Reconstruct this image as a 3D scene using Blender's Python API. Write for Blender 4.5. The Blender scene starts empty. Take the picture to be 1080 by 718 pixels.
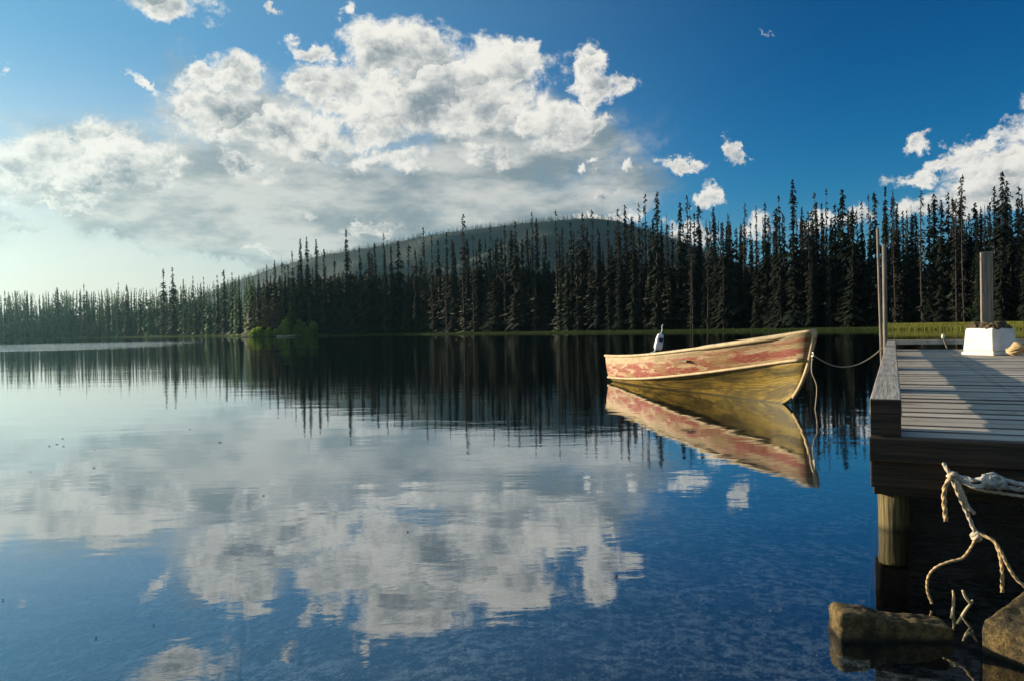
import bpy, bmesh, math, random
import numpy as np
from mathutils import Vector, Matrix, noise as mnoise

S = bpy.context.scene
COL = S.collection
R = math.radians
random.seed(7)
rng = np.random.default_rng(7)

# ------------------------------------------------------------------ camera
CAM_H = 1.10
PITCH, ROLL = R(-0.93), R(1.10)
F = 800.0                                   # focal length in photo pixels (1080 wide)
fwd = Vector((0, math.cos(PITCH), math.sin(PITCH)))
r0 = Vector((1, 0, 0)); u0 = r0.cross(fwd)
right = math.cos(ROLL) * r0 - math.sin(ROLL) * u0
up = math.sin(ROLL) * r0 + math.cos(ROLL) * u0
cam = bpy.data.cameras.new('camera')
cam_o = bpy.data.objects.new('camera', cam); COL.objects.link(cam_o)
cam.sensor_width = 36; cam.lens = F / 1080 * 36
cam.clip_start = 0.05; cam.clip_end = 12000
M3 = Matrix((right, up, -fwd)).transposed()
cam_o.matrix_world = Matrix.Translation((0, 0, CAM_H)) @ M3.to_4x4()
S.camera = cam_o
C0 = Vector((0, 0, CAM_H))

def ray(x, y):
    return fwd * F + right * (x - 540) + up * (359 - y)
def at_z(x, y, z):
    d = ray(x, y); t = (z - CAM_H) / d.z
    return C0 + d * t
def at_y(x, y, Y):
    d = ray(x, y); return C0 + d * (Y / d.y)

# ------------------------------------------------------------------ light
SUN_AZ, SUN_EL = R(-62), R(10.5)             # heading measured from +Y towards +X
sd = Vector((math.sin(SUN_AZ) * math.cos(SUN_EL), math.cos(SUN_AZ) * math.cos(SUN_EL), math.sin(SUN_EL)))
sun = bpy.data.lights.new('sun', 'SUN'); sun.energy = 5.0; sun.angle = R(0.5); sun.color = (1.0, 0.83, 0.60)
sun_o = bpy.data.objects.new('sun', sun); COL.objects.link(sun_o)
sun_o.rotation_euler = sd.to_track_quat('Z', 'Y').to_euler()
sun_o.location = (-40, 20, 30)
S.view_settings.view_transform = 'Standard'
S.view_settings.look = 'None'
S.view_settings.exposure = 1.0
S.view_settings.gamma = 1
S.view_settings.use_curve_mapping = False
S.cycles.max_bounces = 8
S.cycles.transparent_max_bounces = 24
S.cycles.volume_bounces = 0
S.cycles.volume_step_rate = 4
S.cycles.caustics_reflective = False

# ------------------------------------------------------------------ node helper
class NT:
    def __init__(s, tree):
        s.t = tree; s.n = tree.nodes; s.l = tree.links
    def new(s, typ, **kw):
        n = s.n.new(typ)
        for k, v in kw.items(): setattr(n, k, v)
        return n
    def set(s, sock, v):
        if isinstance(v, bpy.types.NodeSocket): s.l.new(v, sock)
        elif v is not None: sock.default_value = v
    def math(s, op, a, b=None, c=None, clamp=False):
        n = s.new('ShaderNodeMath', operation=op, use_clamp=clamp)
        s.set(n.inputs[0], a); s.set(n.inputs[1], b)
        if c is not None: s.set(n.inputs[2], c)
        return n.outputs[0]
    def vmath(s, op, a, b=None, out=0):
        n = s.new('ShaderNodeVectorMath', operation=op)
        s.set(n.inputs[0], a)
        if b is not None:
            s.set(n.inputs[3] if op == 'SCALE' else n.inputs[1], b)
        return n.outputs[out]
    def noise(s, vec, scale, detail=4, rough=0.55, dist=0, out=0, lac=2.0):
        n = s.new('ShaderNodeTexNoise'); s.set(n.inputs['Vector'], vec)
        n.inputs['Scale'].default_value = scale; n.inputs['Detail'].default_value = detail
        n.inputs['Roughness'].default_value = rough; n.inputs['Distortion'].default_value = dist
        n.inputs['Lacunarity'].default_value = lac
        return n.outputs[out]
    def sstep(s, v, a, b, lo=0.0, hi=1.0):
        n = s.new('ShaderNodeMapRange', interpolation_type='SMOOTHSTEP')
        s.set(n.inputs['Value'], v); n.inputs['From Min'].default_value = a; n.inputs['From Max'].default_value = b
        n.inputs['To Min'].default_value = lo; n.inputs['To Max'].default_value = hi
        return n.outputs[0]
    def lin(s, v, a, b, lo=0.0, hi=1.0):
        n = s.new('ShaderNodeMapRange'); s.set(n.inputs['Value'], v)
        n.inputs['From Min'].default_value = a; n.inputs['From Max'].default_value = b
        n.inputs['To Min'].default_value = lo; n.inputs['To Max'].default_value = hi
        return n.outputs[0]
    def mix(s, f, a, b, mode='MIX'):
        n = s.new('ShaderNodeMix', data_type='RGBA', blend_type=mode)
        s.set(n.inputs[0], f)
        for i, v in ((6, a), (7, b)):
            if isinstance(v, tuple) and len(v) == 3: v = (*v, 1)
            s.set(n.inputs[i], v)
        return n.outputs[2]
    def mapping(s, vec, loc=(0, 0, 0), rot=(0, 0, 0), scale=(1, 1, 1), typ='POINT'):
        n = s.new('ShaderNodeMapping', vector_type=typ); s.set(n.inputs[0], vec)
        n.inputs['Location'].default_value = loc; n.inputs['Rotation'].default_value = rot
        n.inputs['Scale'].default_value = scale
        return n.outputs[0]
    def sep(s, vec):
        n = s.new('ShaderNodeSeparateXYZ'); s.set(n.inputs[0], vec); return n.outputs
    def comb(s, x, y, z):
        n = s.new('ShaderNodeCombineXYZ')
        for i, v in enumerate((x, y, z)): s.set(n.inputs[i], v)
        return n.outputs[0]
    def bump(s, h, strength=0.5, dist=0.01, normal=None):
        n = s.new('ShaderNodeBump'); s.set(n.inputs['Height'], h)
        s.set(n.inputs['Strength'], strength); n.inputs['Distance'].default_value = dist
        if normal is not None: s.set(n.inputs['Normal'], normal)
        return n.outputs[0]

# ------------------------------------------------------------------ sky with clouds (direction based)
W = bpy.data.worlds.new('World'); S.world = W; W.use_nodes = True
W.cycles.sampling_method = 'MANUAL'; W.cycles.sample_map_resolution = 512
for n in list(W.node_tree.nodes): W.node_tree.nodes.remove(n)
w = NT(W.node_tree)
out = w.new('ShaderNodeOutputWorld'); bg = w.new('ShaderNodeBackground'); w.l.new(bg.outputs[0], out.inputs[0])
bg.inputs['Strength'].default_value = 0.07
sky = w.new('ShaderNodeTexSky', sky_type='NISHITA'); sky.sun_disc = False
sky.sun_elevation = SUN_EL; sky.sun_rotation = SUN_AZ
sky.air_density = 1.0; sky.dust_density = 0.6; sky.ozone_density = 3.5; sky.altitude = 900
tc = w.new('ShaderNodeTexCoord').outputs['Generated']
X, Y, Z = w.sep(tc)
az = w.math('ARCTAN2', X, Y); el = w.math('ARCSINE', Z)
# tiny domain warp so the outlines billow
ae = w.comb(az, el, 0.0)
wn = w.noise(tc, 7.0, 3, 0.6, out=1)
wv = w.vmath('SCALE', w.vmath('SUBTRACT', wn, (0.5, 0.5, 0.5)), 0.07)
wn2 = w.noise(tc, 26.0, 5, 0.72, out=1)
wv = w.vmath('ADD', wv, w.vmath('MULTIPLY', w.vmath('SUBTRACT', wn2, (0.5, 0.5, 0.5)), (.085, .060, 0)))
P = w.vmath('ADD', ae, wv)

def ae_px(x, y):
    d = ray(x, y).normalized()
    return math.atan2(d.x, d.y), math.asin(d.z)
# crisp cumulus heads: (x, y, rx, ry, rotation deg, weight), read off the photograph
PUFF = [
 (272, 112, 36, 20, -20, .85), (225, 138, 46, 15, -10, .78), (322, 132, 46, 16, -8, .82), (385, 122, 46, 18, 0, .85), (440, 128, 60, 18, 0, .85), (175, 172, 46, 14, 0, .72), (110, 180, 60, 14, 0, .78), (500, 110, 50, 26, 0, .9),
 (400, 68, 46, 27, 10, 1.0), (455, 72, 52, 29, 0, 1.2), (515, 82, 46, 32, -8, 1.15), (470, 104, 78, 36, 0, 1.25), (375, 92, 34, 26, 0, .95), (545, 40, 26, 12, 0, .75),
 (325, 96, 32, 24, 10, .95), (350, 118, 22, 14, 0, .8), (548, 130, 34, 20, -15, .9), (590, 140, 40, 24, -10, .95),
 (255, 76, 27, 20, 0, .95), (222, 78, 34, 13, 18, .9), (205, 104, 28, 17, -30, .85), (250, 128, 44, 20, -20, .9), (295, 142, 40, 18, -20, .85), (340, 152, 34, 15, 0, .85), (395, 150, 40, 13, 8, .8),
 (617, 76, 14, 20, -20, .95), (634, 96, 22, 15, -30, .95), (658, 93, 20, 11, 12, .9), (625, 112, 14, 12, 0, .75),
 (125, 150, 50, 20, 5, .9), (60, 165, 60, 22, 8, .9), (10, 180, 40, 26, 0, .85), (165, 186, 34, 11, 0, .9), (90, 195, 60, 14, 0, .7), (-60, 170, 60, 40, 0, 1.0), (250, 178, 40, 14, -20, .75),
 (630, 142, 18, 11, 0, .8), (600, 118, 16, 12, 0, .75), (328, 228, 26, 5, 0, .7), (400, 240, 50, 5, 0, .7), (270, 258, 40, 4, -8, .7), (420, 168, 80, 12, 5, .72), (520, 168, 70, 14, -5, .7), (60, 215, 60, 7, -4, .6),
 (175, 0, 48, 14, -4, 1.0), (326, 48, 26, 8, -8, .85), (364, 14, 14, 9, 30, .7), (152, 82, 24, 6, -22, .6), (292, 10, 10, 5, 0, .5), (6, 84, 9, 7, 0, .6),
 (722, 177, 23, 8, -6, .9), (770, 166, 14, 12, -25, .85), (784, 172, 14, 6, 0, .85), (748, 214, 15, 13, 0, .9), (636, 208, 15, 6, 0, .65), (668, 183, 9, 8, 0, .6), (618, 180, 12, 6, 0, .7),
 (790, 243, 42, 14, 10, .85), (735, 250, 34, 11, 0, .8), (905, 230, 22, 14, 0, .8), (862, 236, 26, 11, 0, .75), (640, 230, 44, 8, 0, .7), (803, 28, 24, 3.5, -5, .40),
 (980, 147, 22, 8, 6, .9), (1030, 160, 62, 12, 20, .85), (1000, 178, 50, 12, 14, .85), (960, 190, 30, 9, 10, .8), (1060, 185, 60, 22, 12, 1.0), (1090, 135, 50, 22, 28, 1.0), (1040, 215, 70, 22, 8, .9), (960, 225, 40, 14, 5, .75), (1180, 130, 90, 50, 20, 1.05),
]
# soft grey layer of bases
DECK = [(330, 205, 190, 50, -4, 1.05), (220, 238, 170, 24, -6, 1.0), (60, 205, 120, 22, -8, .85), (520, 180, 120, 46, 8, 1.0), (170, 215, 120, 30, -10, 1.0), (560, 215, 110, 26, 4, .95), (60, 190, 90, 34, 0, .75), (430, 236, 190, 20, 4, .85),
        (440, 115, 95, 42, 0, .85), (290, 145, 100, 40, -20, .95), (620, 165, 60, 42, 20, .75), (150, 170, 100, 34, 0, .85), (20, 228, 60, 10, -12, .7), (130, 250, 90, 7, -17, .6), (250, 268, 110, 8, -8, .7), (-80, 220, 100, 40, 0, .9), (1070, 200, 70, 30, 10, .6)]
def accumulate(lst, sm):
    f = None; Pk = P
    for n_, (x, y, rx, ry, rot, wt) in enumerate(lst):
        a, e = ae_px(x, y)
        k = math.cos(a)
        if n_ and n_ % 6 == 0:               # keeps the shader's evaluation sequential (small stack)
            Pk = w.vmath('ADD', P, w.vmath('SCALE', (0, 0, 1e-5), f))
        q = w.mapping(Pk, (a, e, 0), (0, 0, R(rot)), (rx / F * k * k * 1.12 + .001, ry / F * max(.5, k) * 1.15 + .002, 1), 'TEXTURE')
        v = w.math('SUBTRACT', wt, w.math('MULTIPLY', w.vmath('LENGTH', q, None, out=1), .85))
        f = v if f is None else w.math('SMOOTH_MAX', f, v, sm)
    return f
# scattered clouds over the rest of the sky, outside the photograph's field of view
far_m = w.math('MAXIMUM', w.sstep(w.math('ABSOLUTE', az), .72, 1.0), w.sstep(el, .50, .72))
gen = w.noise(w.vmath('MULTIPLY', tc, (1, 1, 2.4)), 2.2, 3, 0.55)
genf = w.math('SUBTRACT', w.math('MULTIPLY', w.math('SUBTRACT', gen, .56), 6.0), w.math('MULTIPLY', w.math('SUBTRACT', 1.0, far_m), 9.0))
pf = w.math('MAXIMUM', w.math('MAXIMUM', accumulate(PUFF, .06), genf), -1.0)
df = w.math('MAXIMUM', w.math('MAXIMUM', accumulate(DECK, .2), genf), -1.0)
sv = w.vmath('MULTIPLY', tc, (1, 1, 1.35))
wr = w.vmath('SCALE', w.vmath('SUBTRACT', w.noise(sv, 24, 3, .6, out=1), (.5, .5, .5)), .045)
svw = w.vmath('ADD', sv, wr)
sun_t = Vector((sd.x, sd.y, 0)).normalized() * .75 + Vector((0, 0, .65)); sun_t.normalize()
def vor(scale):
    vo = w.new('ShaderNodeTexVoronoi', feature='F1'); w.set(vo.inputs['Vector'], svw); vo.inputs['Scale'].default_value = scale
    rel = w.vmath('SUBTRACT', svw, vo.outputs['Position'])
    return vo.outputs['Distance'], w.math('MULTIPLY', w.vmath('DOT_PRODUCT', rel, tuple(sun_t), out=1), scale)
d1_, s1_ = vor(13.0); d2_, s2_ = vor(34.0)
fb = w.math('SUBTRACT', w.noise(sv, 12.0, 8, 0.66, .15), .5)
fo = w.math('SUBTRACT', w.noise(w.vmath('ADD', sv, tuple(sun_t * .022)), 12.0, 8, 0.66, .15), .5)
dens = w.math('ADD', w.math('MULTIPLY', pf, 1.35), w.math('MULTIPLY', fb, 3.0))
dens = w.math('ADD', dens, w.math('ADD', w.math('MULTIPLY', w.math('SUBTRACT', .5, d1_), .30), w.math('MULTIPLY', w.math('SUBTRACT', .5, d2_), .38)))
pmask = w.sstep(dens, .02, .66)
inner = w.sstep(dens, .45, 1.25)
# light on the heads: bright towards the sun and at the rims, greyer in the thick middle
relief = w.math('ADD', w.math('MULTIPLY', w.math('SUBTRACT', fb, fo), 3.4), w.math('ADD', w.math('MULTIPLY', s1_, .40), w.math('MULTIPLY', s2_, .22)))
lum = w.math('ADD', w.math('SUBTRACT', .90, w.math('MULTIPLY', inner, .34)), w.math('MULTIPLY', relief, .68))
lum = w.math('SUBTRACT', lum, w.math('MULTIPLY', w.sstep(df, .15, .75), .20))
lum = w.sstep(lum, .10, 1.0)
pcol = w.mix(lum, (1.75, 2.15, 2.45), (6.6, 6.4, 5.9))
soft = w.noise(sv, 7.0, 6, .58)
dmask = w.math('MULTIPLY', w.sstep(w.math('ADD', df, w.math('MULTIPLY', w.math('SUBTRACT', soft, .5), 1.9)), -.12, .50), .95)
dl = w.math('ADD', w.sstep(w.noise(w.vmath('ADD', w.vmath('MULTIPLY', sv, (1, 1, 2.2)), (3, 1, 5)), 9.0, 6, .6), .36, .68), w.lin(az, -.6, .2, .25, -.12), None, True)
dcol = w.mix(dl, (1.7, 2.15, 2.35), (4.8, 4.8, 4.5))
hs = w.new('ShaderNodeHueSaturation'); w.l.new(sky.outputs[0], hs.inputs['Color'])
hs.inputs['Saturation'].default_value = 1.32; hs.inputs['Hue'].default_value = .485; hs.inputs['Value'].default_value = .176
gm = w.new('ShaderNodeGamma'); w.l.new(hs.outputs[0], gm.inputs[0]); gm.inputs[1].default_value = 1.45
skyc = w.vmath('SCALE', gm.outputs[0], 6.0)
# pale scattered light around the low sun
skyc = w.mix(w.math('MULTIPLY', w.sstep(az, .45, -.65), .55), skyc, (1.7, 3.7, 4.9))
skyc = w.mix(w.sstep(el, .17, 0, 0, .85), skyc, (.95, 2.25, 3.5))
glow = w.math('MULTIPLY', w.sstep(el, .36, .0), w.sstep(az, .30, -.60))
skyc = w.mix(w.math('MULTIPLY', glow, .92), skyc, (6.6, 6.0, 4.8))
low = w.lin(w.sstep(el, 0.01, 0.13), 0, 1, .30, 1.0)
cA = w.mix(w.math('MULTIPLY', dmask, low), skyc, dcol)
cB = w.mix(w.math('MULTIPLY', pmask, low), cA, pcol)
w.l.new(cB, bg.inputs['Color'])

# ------------------------------------------------------------------ materials
MATS = {}
def mat(name):
    m = bpy.data.materials.new(name); m.use_nodes = True
    t = NT(m.node_tree); b = m.node_tree.nodes['Principled BSDF']
    MATS[name] = m
    return m, t, b
def simple(name, col, rough=.8, var=.25, scale=8, metal=0, bump=0.0, spec=.3):
    m, t, b = mat(name)
    co = t.new('ShaderNodeTexCoord').outputs['Object']
    n = t.noise(co, scale, 6, .6)
    c = t.mix(t.sstep(n, .3, .7), tuple(v * (1 - var) for v in col), tuple(min(1, v * (1 + var)) for v in col))
    t.l.new(c, b.inputs['Base Color']); b.inputs['Roughness'].default_value = rough
    b.inputs['Metallic'].default_value = metal; b.inputs['Specular IOR Level'].default_value = spec
    if bump: t.l.new(t.bump(t.noise(co, scale * 4, 6, .65), 1, bump), b.inputs['Normal'])
    return m

def foliage(name, c1, c2, scale=.6, transl=.25):
    m, t, b = mat(name)
    oi = t.new('ShaderNodeObjectInfo'); geo = t.new('ShaderNodeNewGeometry').outputs['Position']
    n = t.noise(geo, scale, 4, .6)
    f = t.math('ADD', t.math('MULTIPLY', n, .8), t.math('MULTIPLY', oi.outputs['Random'], .4), None, True)
    c = t.mix(f, c1, c2)
    t.l.new(c, b.inputs['Base Color']); b.inputs['Roughness'].default_value = .75; b.inputs['Specular IOR Level'].default_value = .15
    tr = t.new('ShaderNodeBsdfTranslucent'); t.l.new(c, tr.inputs[0])
    mx = t.new('ShaderNodeMixShader'); mx.inputs[0].default_value = transl
    t.l.new(b.outputs[0], mx.inputs[1]); t.l.new(tr.outputs[0], mx.inputs[2])
    t.l.new(mx.outputs[0], t.n['Material Output'].inputs[0])
    return m
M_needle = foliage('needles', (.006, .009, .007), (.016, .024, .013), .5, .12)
M_dead = foliage('dead twigs', (.022, .021, .018), (.045, .040, .032), .6, .0)
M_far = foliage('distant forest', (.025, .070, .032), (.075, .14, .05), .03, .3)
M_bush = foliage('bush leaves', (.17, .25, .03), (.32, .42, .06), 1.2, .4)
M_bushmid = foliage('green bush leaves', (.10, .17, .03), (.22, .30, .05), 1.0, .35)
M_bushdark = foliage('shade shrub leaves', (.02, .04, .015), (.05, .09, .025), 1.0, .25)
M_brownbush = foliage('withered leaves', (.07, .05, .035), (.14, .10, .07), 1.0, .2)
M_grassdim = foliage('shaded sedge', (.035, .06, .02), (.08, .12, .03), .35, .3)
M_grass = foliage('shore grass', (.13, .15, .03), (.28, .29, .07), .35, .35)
M_bark = simple('bark', (.028, .024, .021), .9, .4, 3)

def wood(name, ca, cb, axis='X', plank=0, rough=.75, streak=1.0):
    m, t, b = mat(name)
    co = t.new('ShaderNodeTexCoord').outputs['Object']
    x, y, z = t.sep(co)
    if plank:
        k = t.math('FLOOR', t.math('DIVIDE', y, plank))
        wn_ = t.new('ShaderNodeTexWhiteNoise', noise_dimensions='1D'); t.set(wn_.inputs['W'], k)
        r = wn_.outputs['Value']
        co2 = t.vmath('ADD', co, t.comb(t.math('MULTIPLY', r, 37.0), 0.0, t.math('MULTIPLY', r, 11.0)))
    else: co2, r = co, t.new('ShaderNodeObjectInfo').outputs['Random']
    sc = {'X': (1.6, 60, 60), 'Y': (60, 1.6, 60), 'Z': (50, 50, 1.6)}[axis]
    g1 = t.noise(t.mapping(co2, scale=sc), 1.6, 8, .68, .6)
    g2 = t.noise(co2, 2.2, 5, .6)
    f = t.sstep(g1, .33, .68)
    c = t.mix(f, ca, cb)
    c = t.mix(t.math('MULTIPLY', t.sstep(g2, .45, .75), .45), c, tuple(v * .45 for v in ca))
    if plank:
        c = t.mix(t.lin(r, 0, 1, 0, .7), c, tuple(v * .5 for v in cb))
        fy = t.math('ABSOLUTE', t.math('SUBTRACT', t.math('FRACT', t.math('DIVIDE', y, plank)), .5))
        edge = t.math('MULTIPLY', t.sstep(t.math('ADD', fy, t.math('MULTIPLY', t.math('SUBTRACT', g1, .5), .22)), .32, .43), .85)
        c = t.mix(edge, c, (.06, .052, .045))
        nx = t.math('MULTIPLY', t.math('SUBTRACT', t.math('FRACT', t.math('DIVIDE', t.math('ADD', x, .90), 1.1)), .5), 1.1)
        ny = t.math('MULTIPLY', t.math('SUBTRACT', fy, .25), plank)
        nd = t.math('SQRT', t.math('ADD', t.math('MULTIPLY', nx, nx), t.math('MULTIPLY', ny, ny)))
        c = t.mix(t.math('MULTIPLY', t.sstep(nd, .035, .008), .35), c, (.10, .06, .035))
        c = t.mix(t.sstep(nd, .008, .005), c, (.03, .022, .018))
        c = t.mix(t.math('MULTIPLY', t.sstep(t.noise(co, 3.1, 6, .7), .56, .66), .6), c, (.12, .10, .08))
    if axis == 'Z': c = t.mix(t.sstep(t.math('ADD', z, t.math('MULTIPLY', g2, .04)), .06, .0), c, (.014, .012, .007))
    t.l.new(c, b.inputs['Base Color']); b.inputs['Roughness'].default_value = rough
    b.inputs['Specular IOR Level'].default_value = .3
    t.l.new(t.bump(t.math('ADD', g1, t.math('MULTIPLY', g2, .3)), .9, .006 * streak), b.inputs['Normal'])
    return m
M_deck = wood('weathered deck boards', (.30, .275, .24), (.80, .73, .62), 'X', .19)
M_rail = wood('weathered rail', (.22, .20, .18), (.50, .46, .41), 'Y')
M_beam = wood('dark beam wood', (.016, .013, .010), (.075, .055, .036), 'X')
M_pile = wood('pile wood', (.05, .04, .018), (.24, .19, .08), 'Z', streak=2)
M_post = wood('post wood', (.10, .09, .08), (.30, .26, .21), 'Z')

# ------------------------------------------------------------------ object helpers
def tag(o, label=None, cat=None, group=None, kind=None):
    if label: o['label'] = label
    if cat: o['category'] = cat
    if group: o['group'] = group
    if kind: o['kind'] = kind
    return o
def empty(name, loc=(0, 0, 0), rz=0.0):
    o = bpy.data.objects.new(name, None); COL.objects.link(o); o.location = loc; o.rotation_euler = (0, 0, rz)
    o.empty_display_size = .2
    return o
def mobj(name, verts, faces, m=None, parent=None, smooth=False, loc=None):
    me = bpy.data.meshes.new(name)
    me.from_pydata([tuple(v) for v in verts], [], [tuple(int(i) for i in f) for f in faces]); me.update()
    if m: me.materials.append(m)
    if smooth: me.polygons.foreach_set('use_smooth', [True] * len(me.polygons))
    o = bpy.data.objects.new(name, me); COL.objects.link(o)
    if parent: o.parent = parent
    if loc is not None: o.location = loc
    return o
def tri_obj(name, V, T, m=None, parent=None):
    me = bpy.data.meshes.new(name); V = np.asarray(V, np.float32); T = np.asarray(T, np.int32)
    me.vertices.add(len(V)); me.vertices.foreach_set('co', V.ravel())
    me.loops.add(T.size); me.loops.foreach_set('vertex_index', T.ravel())
    me.polygons.add(len(T)); me.polygons.foreach_set('loop_start', np.arange(0, T.size, 3, dtype=np.int32))
    me.polygons.foreach_set('loop_total', np.full(len(T), 3, np.int32))
    me.update(calc_edges=True); me.validate()
    if m: me.materials.append(m)
    o = bpy.data.objects.new(name, me); COL.objects.link(o)
    if parent: o.parent = parent
    return o
def bm_obj(name, bm, m=None, parent=None, smooth=False, loc=None):
    me = bpy.data.meshes.new(name); bmesh.ops.recalc_face_normals(bm, faces=bm.faces); bm.to_mesh(me); bm.free()
    if m: me.materials.append(m)
    if smooth: me.polygons.foreach_set('use_smooth', [True] * len(me.polygons))
    o = bpy.data.objects.new(name, me); COL.objects.link(o)
    if parent: o.parent = parent
    if loc is not None: o.location = loc
    return o
def add_box(bm, x0, x1, y0, y1, z0, z1, bev=0.004, jit=0.0):
    v = [bm.verts.new((x + random.uniform(-jit, jit), y + random.uniform(-jit, jit), z + random.uniform(-jit, jit)))
         for x in (x0, x1) for y in (y0, y1) for z in (z0, z1)]
    fs = [(0, 1, 3, 2), (4, 6, 7, 5), (0, 4, 5, 1), (2, 3, 7, 6), (0, 2, 6, 4), (1, 5, 7, 3)]
    faces = [bm.faces.new([v[i] for i in f]) for f in fs]
    if bev > 0:
        es = list({e for f in faces for e in f.edges})
        bmesh.ops.bevel(bm, geom=es, offset=bev, segments=2, profile=.6, affect='EDGES')
def catmull(pts, n=8):
    pts = [Vector(p) for p in pts]; P_ = [pts[0] * 2 - pts[1]] + pts + [pts[-1] * 2 - pts[-2]]
    outp = []
    for i in range(1, len(P_) - 2):
        for k in range(n):
            t = k / n; a, b, c, d = P_[i - 1], P_[i], P_[i + 1], P_[i + 2]
            outp.append(.5 * ((2 * b) + (c - a) * t + (2 * a - 5 * b + 4 * c - d) * t * t + (3 * b - a - 3 * c + d) * t ** 3))
    outp.append(pts[-1]); return outp
def add_tube(bm, pts, rad, sides=10, lobes=0, pitch=.05, caps=True, taper=None):
    """sweep a round or twisted rope section along pts"""
    pts = [Vector(p) for p in pts]; s = 0.0; nrm = None; rings = []
    for i, p in enumerate(pts):
        d = (pts[min(i + 1, len(pts) - 1)] - pts[max(i - 1, 0)]).normalized()
        if nrm is None:
            nrm = d.orthogonal().normalized()
        nrm = (nrm - d * nrm.dot(d)).normalized(); bn = d.cross(nrm)
        if i: s += (p - pts[i - 1]).length
        rr = rad if taper is None else taper(i / (len(pts) - 1)) * rad
        ring = []
        for k in range(sides):
            a = 2 * math.pi * k / sides
            q = rr * (1 + (.30 * math.cos(lobes * (a - s / pitch * 2 * math.pi / lobes)) if lobes else 0))
            ring.append(bm.verts.new(p + (nrm * math.cos(a) + bn * math.sin(a)) * q))
        rings.append(ring)
    for A, B in zip(rings, rings[1:]):
        for k in range(sides):
            bm.faces.new((A[k], A[(k + 1) % sides], B[(k + 1) % sides], B[k]))
    if caps:
        bm.faces.new(rings[0][::-1]); bm.faces.new(rings[-1])
def resample(pts, step):
    o = [pts[0]]; acc = 0
    for a, b in zip(pts, pts[1:]):
        L = (b - a).length
        if L < 1e-9: continue
        t = step - acc
        while t <= L:
            o.append(a + (b - a) * (t / L)); t += step
        acc = L - (t - step)
    o.append(pts[-1]); return o

# ------------------------------------------------------------------ ground and lake bed: one sheet in rings round the lake
def interp(tab, v):
    xs = [a for a, _ in tab]; ys = [b for _, b in tab]
    return np.interp(v, xs, ys)
def px_az(x):
    return math.degrees(ae_px(x, 350)[0])
SHORE = [(-180, 1.2), (-150, 2.2), (-128, 9), (-112, 60), (-100, 260), (-80, 420), (-50, 520), (px_az(0), 560), (px_az(60), 520),
         (px_az(150), 430), (px_az(235), 330), (px_az(262), 205), (px_az(330), 196), (px_az(400), 185), (px_az(490), 158), (px_az(600), 135),
         (px_az(700), 120), (px_az(850), 106), (px_az(1000), 98), (px_az(1080), 93), (45, 78), (60, 52), (75, 30), (95, 16), (120, 7), (150, 2.2), (180, 1.2)]
def shore(azd): return interp(SHORE, azd)
def ground_z(r, azd):
    """height of the ground sheet at polar position, numpy arrays"""
    D = shore(azd); d = r - D
    x = r * np.sin(np.radians(azd))
    bed = -(0.16 + .055 * r + .16 * np.maximum(0, -x - .2))
    bed = np.maximum(bed, -3.0)
    bed = np.maximum(bed, np.minimum(0, d) * .35 - 0.02)
    land = np.where(d < 8, .06 * np.maximum(d, 0) , .48 + .05 * (d - 8))
    land = np.minimum(land, 14 + .01 * d)
    return np.where(d < 0, bed, land)
azs = np.concatenate([np.linspace(-180, -60, 121)[:-1], np.linspace(-60, 50, 661)[:-1], np.linspace(50, 180, 131)])
# radial stations: relative to shore so the waterline is crisp
rs_in = np.concatenate([[0.02], np.linspace(.05, 1, 60) ** 2.2])
rs_out = np.concatenate([[.3, 1, 2, 4, 8, 14, 22, 40, 70, 120], np.geomspace(200, 1480, 12)])
V = []; NR = len(rs_in) + len(rs_out)
for a in azs:
    D = float(shore(a)); rr = np.concatenate([rs_in * D, D + rs_out])
    zz = ground_z(rr, np.full_like(rr, a))
    wob = np.array([mnoise.noise(Vector((r * math.sin(R(a)) * .6, r * math.cos(R(a)) * .6, 0))) for r in rr])
    zz = zz + wob * np.where(rr < 12, .045, .12) * (np.abs(rr - D) > .2)
    V.append(np.stack([rr * math.sin(R(a)), rr * math.cos(R(a)), zz], 1))
V = np.concatenate(V); T = []
NA = len(azs)
i, j = np.meshgrid(np.arange(NA - 1), np.arange(NR - 1), indexing='ij')
A = (i * NR + j).ravel(); B = A + 1; Cc = A + NR; Dd = Cc + 1
T = np.concatenate([np.stack([A, Cc, B], 1), np.stack([B, Cc, Dd], 1)])
m, t, b = mat('lake bed and forest floor')
geo = t.new('ShaderNodeNewGeometry').outputs['Position']
gx, gy, gz = t.sep(geo)
n1_ = t.noise(geo, 2.2, 6, .62); n2_ = t.noise(geo, 14, 5, .7); n3_ = t.noise(geo, 55, 3, .6)
bedc = t.mix(t.sstep(n2_, .42, .60), (.035, .035, .035), (.36, .33, .29))
bedc = t.mix(t.math('MULTIPLY', t.sstep(n1_, .42, .62), .7), bedc, (.03, .034, .036))
bedc = t.mix(t.sstep(n3_, .60, .72), bedc, (.42, .40, .36))
landc = t.mix(t.sstep(n1_, .35, .65), (.025, .035, .012), (.055, .05, .03))
c = t.mix(t.sstep(gz, -.02, .08), bedc, landc)
t.l.new(c, b.inputs['Base Color']); b.inputs['Roughness'].default_value = .95; b.inputs['Specular IOR Level'].default_value = .1
t.l.new(t.bump(t.math('ADD', n2_, t.math('MULTIPLY', n3_, .5)), 1, .03), b.inputs['Normal'])
g_o = tri_obj('ground', V, T, m); tag(g_o, 'lake bed rising to the forest floor around the lake', None, None, 'structure')
g_o.data.polygons.foreach_set('use_smooth', [True] * len(g_o.data.polygons))

def gz_at(x, y):
    r = math.hypot(x, y); a = math.degrees(math.atan2(x, y))
    return float(ground_z(np.array([r]), np.array([a]))[0])

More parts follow.
